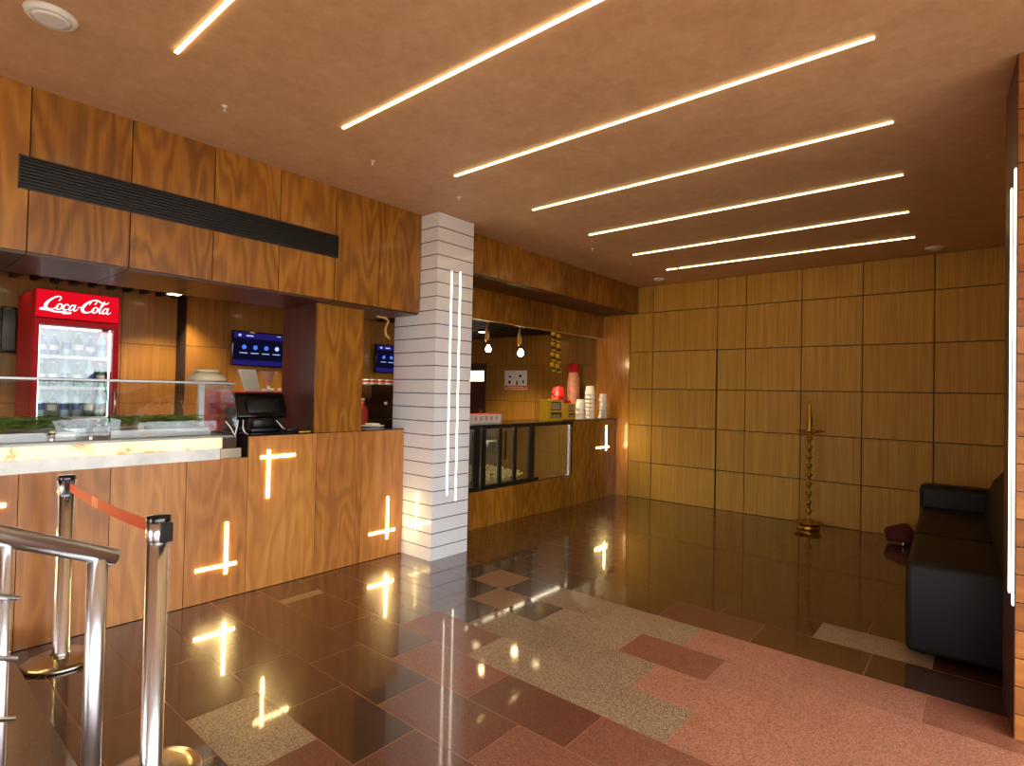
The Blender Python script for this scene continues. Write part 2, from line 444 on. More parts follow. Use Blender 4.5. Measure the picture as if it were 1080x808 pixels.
# ------------------------------------------------------------------ left fascia (bulkhead) with soffit
vent = (0.565, 2.495, 2.53, 2.71)
mb = MB()
js = [-4.0, -3.4, -2.8, -2.2, -1.6, -1.0, -.45, .10, .61, 1.08, 1.554, 2.011, 2.468, 2.893, 3.345]
for a, b in zip(js, js[1:]):
    mb.cur = random.random(); g = .003
    if a < vent[1] and b > vent[0]:
        y0, y1 = max(a, vent[0]), min(b, vent[1])
        mb.box(XF - .02, XF, a + g, b - g, 2.2, vent[2], 0)
        mb.box(XF - .02, XF, a + g, b - g, vent[3], H, 0)
        if y0 > a: mb.box(XF - .02, XF, a + g, y0, vent[2], vent[3], 0)
        if y1 < b: mb.box(XF - .02, XF, y1, b - g, vent[2], vent[3], 0)
    else: mb.box(XF - .02, XF, a + g, b - g, 2.2, H, 0)
mb.box(XF - .10, XF - .021, -4.0, 3.345, 2.2, H, 1)
struct(mb.build('wall_left', ['fascia', 'joint']))
# soffit (glossy dark panels) under it
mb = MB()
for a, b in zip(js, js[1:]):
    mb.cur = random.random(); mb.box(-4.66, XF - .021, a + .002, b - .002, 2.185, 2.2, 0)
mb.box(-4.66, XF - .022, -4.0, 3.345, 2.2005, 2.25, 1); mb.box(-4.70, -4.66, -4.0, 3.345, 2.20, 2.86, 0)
struct(mb.build('trim_1', ['dark_wood', 'joint']))

# far bulkhead beyond the pillar
mb = MB()
j2 = [PY1 + .0, 4.219, 4.395, 4.956, 5.55, 6.15, 6.75, 7.52]
for a, b in zip(j2, j2[1:]):
    mb.cur = random.random(); mb.box(XF - .02, XF, a + .003, b - .003, 2.70, H)
mb.box(XF - .06, XF - .021, PY1, YB, 2.70, H, 1)
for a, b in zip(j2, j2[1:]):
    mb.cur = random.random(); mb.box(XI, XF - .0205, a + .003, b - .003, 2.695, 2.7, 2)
for a, b in zip(j2, j2[1:]):
    mb.cur = random.random(); mb.box(XI - .02, XI, a + .003, b - .003, 2.35, 2.695)
mb.box(XI - .10, XI - .021, PY1, YB, 2.35, 2.86, 1)
struct(mb.build('wall_left_far', ['fascia', 'joint', 'dark_wood']))
mb = MB(); mb.box(XI - .02, XI + .004, PY1, YB - .002, 2.335, 2.349)
struct(mb.build('trim_2', 'steel'))

# back wall: grid of straight veneer panels, joints from the photograph's grid; honey veneer strip at the left
mb = MB()
xs = [-4.05, -3.68, -2.75, -2.38, -1.72, -1.08, -.42, .18, RX + .1]
zs = [0.0, .52, 1.06, 1.59, 2.13, 2.70, H]
panels(mb, 'Y', YB, YB + .03, xs, zs, .0055)
for a, b in zip([-5.1, -4.05], [-4.05]):
    pass
mb.cur = .37
mb.box(-4.62, -4.053, YB - .003, YB + .03, 0, H, 2)
kx = [KX, -6.7, -5.81, -5.08, -4.62]
for a, b in zip(kx, kx[1:]):
    for p, q in zip([0, .75, 1.345, 1.965, 2.9], [.75, 1.345, 1.965, 2.9]):
        mb.cur = random.random(); mb.box(a + .003, b - .003, YB, YB + .03, p + .003, q - .003, 3)
mb.box(KX, RX + .1, YB + .031, YB + .12, 0, H, 1)
struct(mb.build('wall_back', ['back', 'joint', 'return', 'kitchen']))
# the flush door's wider joint
mb = MB(); mb.box(-2.760, -2.740, YB - .004, YB + .001, 0, 2.13)
struct(mb.build('trim_3', 'joint'))

# right wall beyond the pier
mb = MB(); panels(mb, 'X', RX, RX + .03, [3.86, 4.6, 5.3, 6.0, 6.75, YB], zs, .0035); mb.box(RX + .031, RX + .1, 3.86, YB, 0, H, 1)
struct(mb.build('wall_right', ['back', 'joint']))
# walls behind the camera and kitchen walls
mb = MB(); mb.box(KX, -3.6, -4.1, -4.0, 0, H + .1); mb.box(-1.6, 1.3, -4.1, -4.0, 0, H + .1); mb.box(-3.6, -1.6, -4.1, -4.0, 2.4, H + .1)
struct(mb.build('wall_rear', 'rear_wall'))
mb = MB(); mb.box(1.25, 1.35, -4.1, 3.40, 2.5, H - .001)  # unseen header added to dim the ceiling near the right opening
struct(mb.build('light_block_header', 'rear_wall'))
mb = MB()
kz = [0, .7, 1.30, 1.93, 2.85]
panels(mb, 'X', -6.93, -6.9, [-4.0, -3, -2.2, -1.4, -.6, .1, .75, 1.3, 1.85, 2.40], kz, .003)
mb.box(-7.0, -6.931, -4.0, 2.40, 0, 2.85, 1)
panels(mb, 'X', -6.63, -6.6, [2.37, 2.80, 3.45, 4.1, 4.75, 5.65], kz, .003)
mb.box(-7.0, -6.631, 2.372, 5.65, 0, 2.85, 1)
panels(mb, 'X', KX - .03, KX, [5.65, 6.3, 6.9, YB], kz, .003)
mb.box(KX, -7.001, 5.55, 5.65, 0, 2.85, 1)
mb.box(KX - .1, KX - .031, 5.65, YB, 0, 2.85, 1)
struct(mb.build('wall_kitchen', ['kitchen', 'joint']))

# ------------------------------------------------------------------ pillar and pier with plank cladding and light strips
def board_column(name, x0, x1, y0, y1, mats, label, strips, sx, w, ledmat, fr):
    root = thing(name, label, name, ((x0 + x1) / 2, (y0 + y1) / 2, 0))
    L = root.location
    mb = MB()
    g = .004; z = [0.0] + [.115 + .1236 * k for k in range(25)]
    z = [q for q in z if q < H - .03] + [H]
    for a, b in zip(z, z[1:]):
        mb.cur = random.random()
        mb.box(x0 - L.x, x1 - L.x, y0 - L.y, y1 - L.y, a + (g if a else 0.001), b - g, 0)
    i = .006
    mb.box(x0 + i - L.x, x1 - i - L.x, y0 + i - L.y, y1 - i - L.y, 0.001, H - .001, 1)
    mb.build('cladding', mats, root)
    for (yy, za, zb) in strips:
        mb = MB()
        if fr > 0: mb.box(sx - L.x - .004, sx - L.x + .004, yy - w / 2 - L.y, yy + w / 2 - L.y, za, zb)
        else: mb.box(sx - L.x - .004, sx - L.x + .004, yy - w / 2 - L.y, yy + w / 2 - L.y, za, zb)
        o = mb.build('light_strip', ledmat, root); o['label'] = 'thin vertical warm white light line'
    return root
board_column('pillar', PX0, PX1, PY0, PY1, ['white_board', 'black_joint'],
             'white square pillar of horizontal boards with black grooves and two vertical light lines',
             [(3.525, .56, 2.585), (3.635, .50, 2.60)], PX1, .009, 'led_pillar', 1)
root = thing('pier', 'orange wooden plank wall end at the right edge of the photo with vertical light lines', 'wall end', (.6, 3.6, 0))
def pier_quad(mb, i, z0, z1, mi):
    mb.prism([(.110 + i, 3.40 + i), (1.25 - i, 3.40 + i), (1.25 - i, 3.85 - i), (.080 + i, 3.85 - i)], lambda a, b, d: (a - .6, b - 3.6, d), z0, z1, mi)
mb = MB(); zz = [0.001] + [.115 + .1236 * k for k in range(24)] + [H - .001]
for a, b in zip(zz, zz[1:]):
    mb.cur = random.random(); pier_quad(mb, 0, a + .0025, b - .0025, 0)
pier_quad(mb, .007, .0012, H - .0012, 1)
mb.build('cladding', ['plank', 'joint'], root)
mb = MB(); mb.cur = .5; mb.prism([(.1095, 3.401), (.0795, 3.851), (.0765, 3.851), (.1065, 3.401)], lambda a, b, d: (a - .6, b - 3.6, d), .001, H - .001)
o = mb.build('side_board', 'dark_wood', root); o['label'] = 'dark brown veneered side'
for ya, yb, za, zb in ((3.44, 3.475, .58, 2.58), (3.58, 3.61, .60, 2.53)):
    f = lambda y: .107 - (y - 3.40) / .45 * .030
    mb = MB(); mb.prism([(f(ya) - .004, ya), (f(yb) - .004, yb), (f(yb) + .004, yb), (f(ya) + .004, ya)], lambda a, b, d: (a - .6, b - 3.6, d), za, zb)
    o = mb.build('light_strip', 'led_pier', root); o['label'] = 'vertical white light line'

# wooden column between the two serving openings
root = thing('column', 'square teak veneered column rising from the counter left of the white pillar', 'column', (-4.38, 2.65, 1.14))
mb = MB(); mb.cur = .2; mb.box(.25, .27, -.215, .225, 0, 1.044)
mb.build('front_panel', 'fascia', root)
mb = MB(); mb.cur = .6; mb.box(-.27, .249, -.215, .225, 0, 1.044)  # low light on this side is put into its dark colour
o = mb.build('side_panel', 'dark_wood', root); o['label'] = 'side panel with shade painted in as dark brown'

# ------------------------------------------------------------------ serving counters
cj = [-3.9, -3.4, -2.9, -2.4, -1.9, -1.4, -.9, -.3, .2, .639, 1.07, 1.5, 1.913, 2.461, 2.893, 3.345]
for nm, ya, yb, top, lab in (('display_counter', -3.9, 1.913, .985, 'lower teak fronted counter on the left carrying the glass food display case'),
                             ('till_counter', 1.913, 3.345, 1.135, 'taller teak fronted counter between food display case and white pillar, under the till')):
    root = thing(nm, lab, 'counter', (-4.4, (ya + yb) / 2, 0)); ox, oy = -4.4, (ya + yb) / 2
    mb = MB()
    for a, b in zip(cj, cj[1:]):
        if a < ya - .01 or b > yb + .01: continue
        mb.cur = random.random()
        mb.box(XC - .02 - ox, XC - ox, a + .002 - oy, b - .002 - oy, .004, top, 0)
    mb.build('front_panel', 'counter', root)
    mb = MB(); mb.box(-4.75 - ox, XC - .021 - ox, ya + .002 - oy, yb - .002 - oy, .001, top - .006); mb.build('carcass', 'joint', root)
    if top > 1: mb = MB(); mb.box(-4.76 - ox, XC - .001 - ox, ya - oy, yb - oy, top + .0005, top + .010); mb.build('countertop', 'black_granite', root)

root = thing('far_counter', 'teak fronted counter right of the white pillar with a recess holding the popcorn case', 'counter', (-4.5, 6.0, 0))
ox, oy = -4.5, 6.0
mb = MB()
fj = [3.81, 4.05, 4.683, 5.1, 5.52, 6.07, 6.36]
for a, b in zip(fj, fj[1:]):
    mb.cur = random.random(); mb.box(XC2 - .02 - ox, XC2 - ox, a + .002 - oy, b - .002 - oy, 0.001, .402)
for a, b in zip([6.36, 6.66, 7.05], [6.66, 7.05, 7.516]):
    mb.cur = random.random(); mb.box(XC2 - .02 - ox, XC2 - ox, a + .002 - oy, b - .002 - oy, 0.001, 1.125)
mb.build('front_panel', 'fascia', root)
mb = MB(); mb.box(-.3, .229, 3.81 - oy, 6.36 - oy, .001, .398); mb.box(-.3, .229, 6.362 - oy, 7.514 - oy, .001, 1.12)
mb.build('carcass', 'joint', root)
mb = MB(); mb.box(-.3, .265, 6.355 - oy, 7.514 - oy, 1.1255, 1.14)
mb.build('countertop', 'dark_wood', root)

# ------------------------------------------------------------------ LED crosses set in the counter fronts
def cross(x, vy, z0, z1, hz, h0, h1, label):
    r = thing('cross_light', label, 'light', (x, vy, z0), group='cross lights on the counters')
    w = .0095
    mb = MB(); mb.box(-.0003, .005, -w, w, 0, z1 - z0); mb.build('vertical_tube', 'led_cross', r)
    mb = MB(); mb.box(-.0003, .0045, h0 - vy, h1 - vy, hz - z0 - w, hz - z0 + w); mb.build('horizontal_tube', 'led_cross', r)
cross(XC, 2.066, .67, 1.026, .977, 2.005, 2.275, 'glowing cross high on the counter front below the black till')
cross(XC, 1.774, .172, .535, .234, 1.574, 1.847, 'glowing upside down cross low on the counter, right of the belt barrier posts')
cross(XC, 3.18, .161, .535, .231, 2.985, 3.263, 'glowing upside down cross low on the counter beside the white pillar')
cross(XC, .375, .51, .87, .822, .315, .588, 'glowing cross cut off by the left edge of the photo')
cross(XC2, 7.218, .678, 1.04, .729, 6.953, 7.297, 'small glowing cross on the far counter below the white cups')

# ------------------------------------------------------------------ ceiling light lines
strips = [(.978, -2.96, -.5), (1.914, -3.0, -.42), (2.861, -3.0, -.38), (3.807, -3.01, -.41), (4.747, -3.03, -.45), (5.719, -3.06, -.50), (6.64, -3.08, -.53)]
names = ['nearest the camera, top left', 'second from the camera', 'third from the camera', 'fourth from the camera', 'fifth from the camera', 'sixth from the camera', 'nearest the back wall']
for (yy, a, b), nm in zip(strips, names):
    r = thing('ceiling_light_line', 'long warm white light line in the ceiling, ' + nm, 'ceiling light', ((a + b) / 2, yy, H), group='parallel ceiling light lines')
    hl = (b - a) / 2
    mb = MB(); mb.box(-hl - .004, hl + .004, -.010, .010, -.003, 0); mb.build('channel', 'white', r)
    mb = MB()
    if 'back' in nm:
        mb.box(-hl, -hl + .135, -.0085, .0085, -.008, -.003); mb.box(-hl + .165, hl, -.0085, .0085, -.008, -.003)
    else: mb.box(-hl, hl, -.0085, .0085, -.008, -.003)
    mb.build('diffuser', 'led_ceiling', r)
# sprinklers
sp = [(1.35, -3.313, 'nearest the camera above the black vent'), (2.33, -3.275, 'above the right end of the black vent'), (3.205, -3.31, 'just in front of the white pillar'),
      (5.22, -3.288, 'first beyond the white pillar'), (6.05, -3.272, 'nearest the back wall')]
for yy, xx, nm in sp:
    r = thing('sprinkler', 'tiny white ceiling sprinkler, ' + nm, 'sprinkler', (xx, yy, H), group='ceiling sprinklers')
    mb = MB(); mb.lathe([(.016, -.004), (.018, .002)], seg=12); mb.build('rosette', 'white', r)
    mb = MB(); mb.lathe([(.010, -.028), (.010, -.025), (.004, -.024), (.004, -.004)], seg=10); mb.build('nozzle', 'white', r)
for xx, yy, rad, nm in [(-3.103, .535, .095, 'large round white ceiling speaker in the top left corner'), (-3.409, 7.111, .07, 'small round white smoke detector in the back left ceiling corner'),
                        (-.405, 7.221, .085, 'small round smoke detector on the ceiling above the sofa end of the back wall')]:
    r = thing('ceiling_speaker' if rad > .09 else 'smoke_detector', nm, 'speaker' if rad > .09 else 'smoke detector', (xx, yy, H))
    mb = MB(); mb.lathe([(rad * .82, -.022), (rad * .95, -.014), (rad, 0)], seg=32); mb.build('housing', 'white', r)
    mb = MB(); mb.lathe([(rad * .55, -.027), (rad * .75, -.0221)], seg=24); mb.build('grille' if rad > .09 else 'sensor_cap', 'white', r)

# ------------------------------------------------------------------ air vent
r = thing('air_vent', 'long black slatted air conditioning grille in the upper wood panelling', 'vent', (XF, (vent[0] + vent[1]) / 2, (vent[2] + vent[3]) / 2))
hw = (vent[1] - vent[0]) / 2; hh = (vent[3] - vent[2]) / 2
mb = MB()
for a, b, c, d in ((-hw, hw, hh - .01, hh), (-hw, hw, -hh, -hh + .01), (-hw, -hw + .008, -hh, hh), (hw - .008, hw, -hh, hh)): mb.box(-.018, .006, a, b, c, d)
mb.build('frame', 'grille', r)
mb = MB(); mb.box(-.0195, -.015, -hw, hw, -hh, hh); mb.build('backing', 'black', r)
mb = MB()
for k in range(9):
    z = -hh + .018 + k * (2 * hh - .036) / 8
    mb.box(-.014, .003, -hw + .009, hw - .009, z - .0035, z + .0035, 0)
mb.build('slats', 'grille', r)

# ------------------------------------------------------------------ belt barrier posts
def stanchion(x, y, label, arms):
    r = thing('belt_post', label, 'barrier post', (x, y, 0), group='belt barrier posts')
    mb = MB(); mb.lathe([(.172, 0.001), (.175, .012), (.168, .020), (.12, .030), (.06, .036), (.045, .038)], seg=40); mb.build('base', 'base_metal', r)
    mb = MB(); mb.lathe([(.046, .037), (.046, .05), (.038, .056), (.0375, .90)], seg=28); mb.build('pole', 'chrome', r)
    mb = MB(); mb.lathe([(.0385, .901), (.041, .905), (.041, .979)], seg=28); mb.build('collar', 'chrome', r)
    mb = MB(); mb.lathe([(.0425, .9795), (.0425, .994), (.038, 1.0), (.0, 1.002)], seg=28, caps=False); mb.build('cap', 'black_gloss', r)
    for a in arms:
        mb = MB(); mt = Matrix.Rotation(a, 4, 'Z')
        mb.box(.040, .058, -.020, .020, .905, .975, 0, mt)
        mb.build('belt_slot', 'black', r)
    return r
fx, fy = -2.42, .79; bx, by = -3.80, .79
stanchion(bx, by, 'steel belt post with round base standing against the counter', [0])
stanchion(fx, fy, 'steel belt post nearer the camera, standing beside the railing end', [PI, .25])
mb = MB()
N = 24; a0 = bx + .062; a1 = fx - .062
for side in (0,):
    pts = []
    for i in range(N + 1):
        s = i / N; x = a0 + (a1 - a0) * s; z = .945 - .018 * 4 * s * (1 - s) * .9
        pts.append((x, z))
    fn = lambda a, b, d: (a, d, b)
    P = [mb.b.verts.new(q) for x, z in pts for q in ((x, by - .001, z - .024), (x, by - .001, z + .024), (x, by + .001, z + .024), (x, by + .001, z - .024))]
    for i in range(N):
        A = P[i * 4:i * 4 + 4]; B = P[i * 4 + 4:i * 4 + 8]
        for k in range(4): mb.face((A[k], B[k], B[(k + 1) % 4], A[(k + 1) % 4]), 1 if (k == 0 and 8 <= i < 10) else 0, False)
    mb.face(P[:4], 0); mb.face(P[-4:], 0)
tag(mb.build('barrier_belt', ['red_belt', 'belt_mark']), 'orange red webbing belt stretched between the two steel posts', 'belt')

# ------------------------------------------------------------------ stainless railing
D = Vector((.08, -.25, .12)).normalized()
P0 = Vector((-1.992, .493, .998))
r = thing('railing', 'stainless steel tube railing in the bottom left corner', 'railing', (P0.x, P0.y, .15))
L = r.location
mb = MB(); mb.tube([P0 - D * .055 - L, P0 - D * .05 - L, P0 + D * 1.2 - L], [.020, .026, .026], 24); mb.build('handrail', 'rail_steel', r)
def postat(s, rad, nm):
    p = P0 + D * s
    mb = MB(); mb.lathe([(rad, .001), (rad, p.z - .15 - .012)], (p.x - L.x, p.y - L.y, 0), 20)
    if nm == 'post': mb.lathe([(.055, .001), (.055, .008), (.03, .012)], (p.x - L.x, p.y - L.y, 0), 24)
    mb.build(nm, 'rail_steel', r)
postat(0.0, .0245, 'post')
postat(.245, .0125, 'baluster')
postat(1.15, .0245, 'post')
Pb = P0 + D * .245
for k, z in enumerate((.949, .792, .638, .485, .332)):
    s = Vector((Pb.x, Pb.y, z)) + Vector((.014, .004, 0))
    mb = MB(); mb.tube([s - D * .025 - L, s + D * .95 - L], .0065, 10); mb.build('rod', 'rail_steel', r)

# ------------------------------------------------------------------ sofa
sa = math.radians(2.4)
r = thing('sofa', 'long black leather sofa along the right side with a rounded backrest', 'sofa', (-.35, 4.07, 0), sa)
SL = 2.55
mb = MB(); mb.bbox(0.0, .80, 0.0, SL, .035, .40, .045, 4); mb.build('base', 'leather', r)
mb = MB(); mb.bbox(-.004, .80, -.02, .05, .035, .555, .035, 4); mb.build('end_panel', 'leather', r)
for a, b in ((0.052, SL * .38), (SL * .38, SL - .24)):
    mb = MB(); mb.bbox(0.0, .56, a + .004, b - .004, .37, .545, .035, 4); mb.build('seat_cushion', 'leather', r)
mb = MB()
prof = [(.42, .40), (.45, .62), (.50, .82), (.58, .93), (.68, .965), (.78, .93), (.82, .80), (.82, .38)]
fn = lambda a, b, d: (a, d, b)
# rounded ends: scale profile height near the ends
rings = []
NS = 22
for i in range(NS + 1):
    s = i / NS; y = .02 + (SL - .04) * s
    e = min(s, 1 - s) * SL; k = 1.0 if e > .28 else math.sqrt(max(0, 1 - (1 - e / .28) ** 2)) * .45 + .55
    rings.append([mb.b.verts.new((x, y, .38 + (z - .38) * k)) for x, z in prof])
for A, B in zip(rings, rings[1:]):
    for k in range(len(prof) - 1): mb.face((A[k], A[k + 1], B[k + 1], B[k]), 0, True)
mb.face(rings[0]); mb.face(rings[-1])
mb.build('backrest', 'leather', r)
mb = MB(); mb.bbox(-.01, .60, SL - .24, SL, .36, .735, .05, 4); mb.build('armrest', 'leather', r)
for x in (.08, .72):
    for y in (.1, SL - .1):
        mb = MB(); mb.lathe([(.018, 0), (.025, .04)], (x, y, 0), 12); mb.build('foot', 'black', r)

# maroon bag on the floor behind the sofa's corner
r = thing('cloth_bag', 'small maroon cloth bag slumped on the floor between sofa and back wall', 'bag', (-.66, 7.15, 0))
mb = MB()
t = bmesh.new(); bmesh.ops.create_uvsphere(t, u_segments=24, v_segments=14, radius=.12)
rn = random.Random(5)
for v in t.verts:
    n = math.sin(v.co.x * 40) * .010 + math.sin(v.co.z * 50 + v.co.y * 30) * .010
    v.co = Vector((v.co.x * 1.15, v.co.y * .9, max(v.co.z, -.085) * .95)) + v.co.normalized() * n
zmin = min(v.co.z for v in t.verts)
for v in t.verts: v.co.z -= zmin
mb.merge(t, 0, True); mb.build('body', 'bag', r)
mb = MB(); mb.tube([(-.05, -.02, .14), (-.03, -.03, .2), (.03, -.03, .21), (.06, -.02, .15)], .009, 8); mb.build('handle', 'bag', r)
mb = MB(); mb.lathe([(.012, 0), (.014, .03), (.006, .034)], (.03, -.135, .012), 12); mb.build('buckle', 'chrome', r)

# ------------------------------------------------------------------ brass lamp
r = thing('brass_oil_lamp', 'tall brass standing oil lamp with a tiered wick plate, by the back wall', 'oil lamp', (-1.55, 7.2, 0))
mb = MB(); mb.lathe([(.105, 0.0), (.118, .008), (.118, .022), (.100, .034), (.112, .05), (.145, .072), (.148, .078), (.13, .074), (.06, .068), (.045, .085), (.028, .11)], seg=36); mb.build('base', 'brass', r)
st = [(.028, .11)]
z = .11
rn = random.Random(2)
segs = []
zz = .13
for k in range(9):
    R_ = .036 if k % 2 == 0 else .031
    segs += [(.014, zz), (.016, zz + .045), (.026, zz + .055), (R_, zz + .066), (R_, zz + .078), (.024, zz + .088), (.015, zz + .094)]; zz += .105
segs += [(.016, zz), (.034, 1.085), (.05, 1.10)]
mb = MB(); mb.lathe(st + segs, seg=24); mb.build('stem', 'brass', r)
mb = MB()
prof = []
mb.lathe([(.05, 1.10), (.085, 1.108), (.105, 1.125), (.108, 1.135), (.10, 1.135), (.06, 1.122), (.03, 1.12)], seg=32)
for k in range(5):
    a = 2 * PI * k / 5 + .3
    mt = Matrix.Rotation(a, 4, 'Z')
    mb.prism([(.09, -.03), (.155, -.004), (.155, .004), (.09, .03)], lambda p, q, d, mt=mt: mt @ Vector((p, q, d)), 1.118, 1.134)
mb.build('wick_plate', 'brass', r)
mb = MB(); mb.lathe([(.03, 1.12), (.035, 1.14), (.022, 1.16), (.034, 1.185), (.036, 1.205), (.026, 1.22), (.036, 1.235), (.034, 1.25), (.026, 1.30), (.018, 1.37), (.012, 1.41), (.018, 1.425), (.014, 1.44), (.004, 1.48)], seg=24); mb.build('finial', 'brass', r)

# ------------------------------------------------------------------ food display case on the counter
DC0, DC1 = -2.2, 1.83
r = thing('food_display_case', 'curved glass food display case with marble and lit onyx base on the left counter', 'display case', (-4.4, 0, .986))
ox, oz = -4.4, .986
mb = MB(); mb.bbox(-4.74 - ox, XC + .012 - ox, DC0, DC1 - .12, .0, 1.062 - oz, .003, 1, smooth=False)
mb.build('marble_base', 'marble', r)
mb = MB(); mb.bbox(-4.74 - ox, XC + .008 - ox, DC1 - .118, DC1 + .03, .0, 1.062 - oz, .004, 1, smooth=False)
mb.build('base_end', 'base_metal', r)
mb = MB(); mb.box(-4.74 - ox, XC - .01 - ox, DC0, DC1 - .10, 1.063 - oz, 1.135 - oz)
mb.build('lit_panel', 'onyx', r)
mb = MB(); mb.box(-4.74 - ox, XC - .012 - ox, DC1 - .099, DC1, 1.063 - oz, 1.135 - oz)
mb.build('panel_end', 'espresso', r)
mb = MB(); mb.box(-4.74 - ox, XC - .02 - ox, DC0, DC1 - .02, 1.136 - oz, 1.15 - oz)
mb.build('steel_deck', 'kettle', r)
cp = [(-4.13, 1.137), (-4.125, 1.20), (-4.135, 1.29), (-4.16, 1.37), (-4.20, 1.44), (-4.245, 1.49), (-4.29, 1.517)]
cpl = [(a - ox, b - oz) for a, b in cp]
fn = lambda a, b, d: (a, d, b)
for a, b in ((DC0, -.66), (-.65, 1.055), (1.065, DC1)):
    mb = MB(); mb.sheet(cpl, fn, a, b, -.005); mb.build('curved_glass', 'glass', r)
def endpane(y, nm='end_glass', mat='glass'):
    mb = MB(); poly = [(-4.72 - ox, 1.151 - oz)] + [(a - ox - .006, max(b, 1.151) - oz) for a, b in cp] + [(-4.72 - ox, 1.517 - oz)]
    mb.prism(poly, fn, y - .004, y + .004); mb.build(nm, mat, r)
endpane(DC1 - .006)
for y in (1.06, DC1 + .003):   # green glass edges follow the curve
    mb = MB(); mb.sheet(cpl, fn, y - .004, y + .004, .010); o = mb.build('glass_edge', 'glass_green', r); o['label'] = 'green tinted curved glass edge'
mb = MB(); mb.box(-4.73 - ox, -4.30 - ox, DC0, DC1 + .02, 1.518 - oz, 1.526 - oz); mb.build('top_glass', 'glass', r)
mb = MB(); mb.bbox(-4.30 - ox, -4.27 - ox, DC0, DC1 + .05, 1.512 - oz, 1.53 - oz, .003, 1, smooth=False); mb.build('top_rail', 'kettle', r)
for y in (DC1 - .02, -.65):
    mb = MB(); mb.bbox(-4.74 - ox, -4.70 - ox, y - .02, y + .02, 1.15 - oz, 1.517 - oz, .003, 1, smooth=False); mb.build('rear_post', 'white', r)
mb = MB(); mb.box(-4.745 - ox, -4.735 - ox, DC0, DC1 - .05, 1.15 - oz, 1.19 - oz); mb.build('rear_rail', 'steel', r)
# trays and greens
def tray(y0, y1, label):
    r = thing('food_tray', label, 'tray', (-4.45, (y0 + y1) / 2, 1.151), group='trays in the display case')
    h = (y1 - y0) / 2
    mb = MB(); mb.box(-.194, .194, -h + .006, h - .006, 0.005, .045)
    mb.box(-.2, -.195, -h, h, .0, .05); mb.box(.195, .2, -h, h, .0, .05); mb.box(-.194, .194, -h, -h + .005, .0, .05); mb.box(-.194, .194, h - .005, h, .0, .05)
    mb.build('tray_body', 'kettle', r)
tray(1.10, 1.70, 'steel tray under the green leaves, right part of the display case')
tray(.34, .92, 'steel tray under leaves at the left edge of the display case')
def greens(y0, y1, label, sd):
    rn = random.Random(sd); mb = MB()
    for i in range(800):
        x = rn.uniform(-4.62, -4.28); y = rn.uniform(y0, y1); z = 1.215 + rn.random() * .07
        a = rn.random() * PI; t = rn.uniform(-.5, .6); l = rn.uniform(.02, .05)
        d = Vector((math.cos(a), math.sin(a), t * .5)) * l; w = Vector((-math.sin(a), math.cos(a), rn.uniform(-.4, .4))) * l * .28
        c = Vector((x, y, z)); mi = rn.choice((0, 0, 0, 1, 1))
        v = [mb.b.verts.new(q) for q in (c - d, c - d * .2 + w, c + d, c - d * .2 - w)]
        up = Vector((0, 0, .003)); v2 = mb.b.verts.new(c + up); 
        for k in range(4): mb.face((v[k], v[(k + 1) % 4], v2), mi)
        v2.co.z = max(v2.co.z, 1.202)
        for q in v: q.co.z = max(q.co.z, 1.2015)
    tag(mb.build('leafy_greens', ['leaf', 'leaf_dark']), label, 'leafy greens', kind='stuff')
greens(1.12, 1.68, 'green leaves heaped in the right tray of the display case', 1)
greens(.36, .90, 'green leaves heaped in the left tray of the display case', 2)
for k, y in enumerate((.93, .985, 1.02)):
    pass
# steel serving bits at the front of the deck
for y, h, nm in ((.80, .05, 'left one, with a tan top'), (.99, .045, 'right one, plain steel')):
    r = thing('sauce_cup', 'small steel cup at the front of the display deck, ' + nm, 'cup', (-4.22, y, 1.151))
    mb = MB(); mb.lathe([(.014, 0), (.018, h), (.016, h), (.012, .004)], seg=16, caps=False); mb.build('cup_body', 'steel', r)
    if 'left' in nm: mb = MB(); mb.sphere((0, 0, h), .017, 12); mb.build('filling', 'cream', r)
# cream lidded dish on top of the case
r = thing('cream_dish', 'wide cream ceramic dish with a flat lid on top of the display case', 'dish', (-4.56, 1.79, 1.5265))
mb = MB(); mb.lathe([(.10, 0), (.128, .012), (.13, .03), (.115, .055), (.085, .078)], seg=36); mb.build('bowl', 'cream', r)
mb = MB(); mb.lathe([(.078, .0785), (.082, .088), (.078, .098)], seg=32); mb.build('lid', 'cream', r)
# white tied cord at the case's end
r = thing('tangled_wire', 'white cord hanging in loops at the right end of the display case', 'cord', (-4.145, DC1 - .02, 1.136))
mb = MB(); mb.tube([(.02, -.06, .115), (.03, -.03, .075), (.03, .0, .02), (.028, .01, .0)], .004, 8); mb.build('strand', 'white', r)
mb = MB(); mb.tube([(.02, .03, .12), (.03, .02, .08), (.03, .005, .02), (.028, .01, .0)], .004, 8); mb.build('strand', 'white', r)
mb = MB(); mb.tube([(.02, .065, .12), (.03, .06, .06), (.03, .075, .03), (.03, .10, .015)], .004, 8); mb.build('strand', 'white', r)

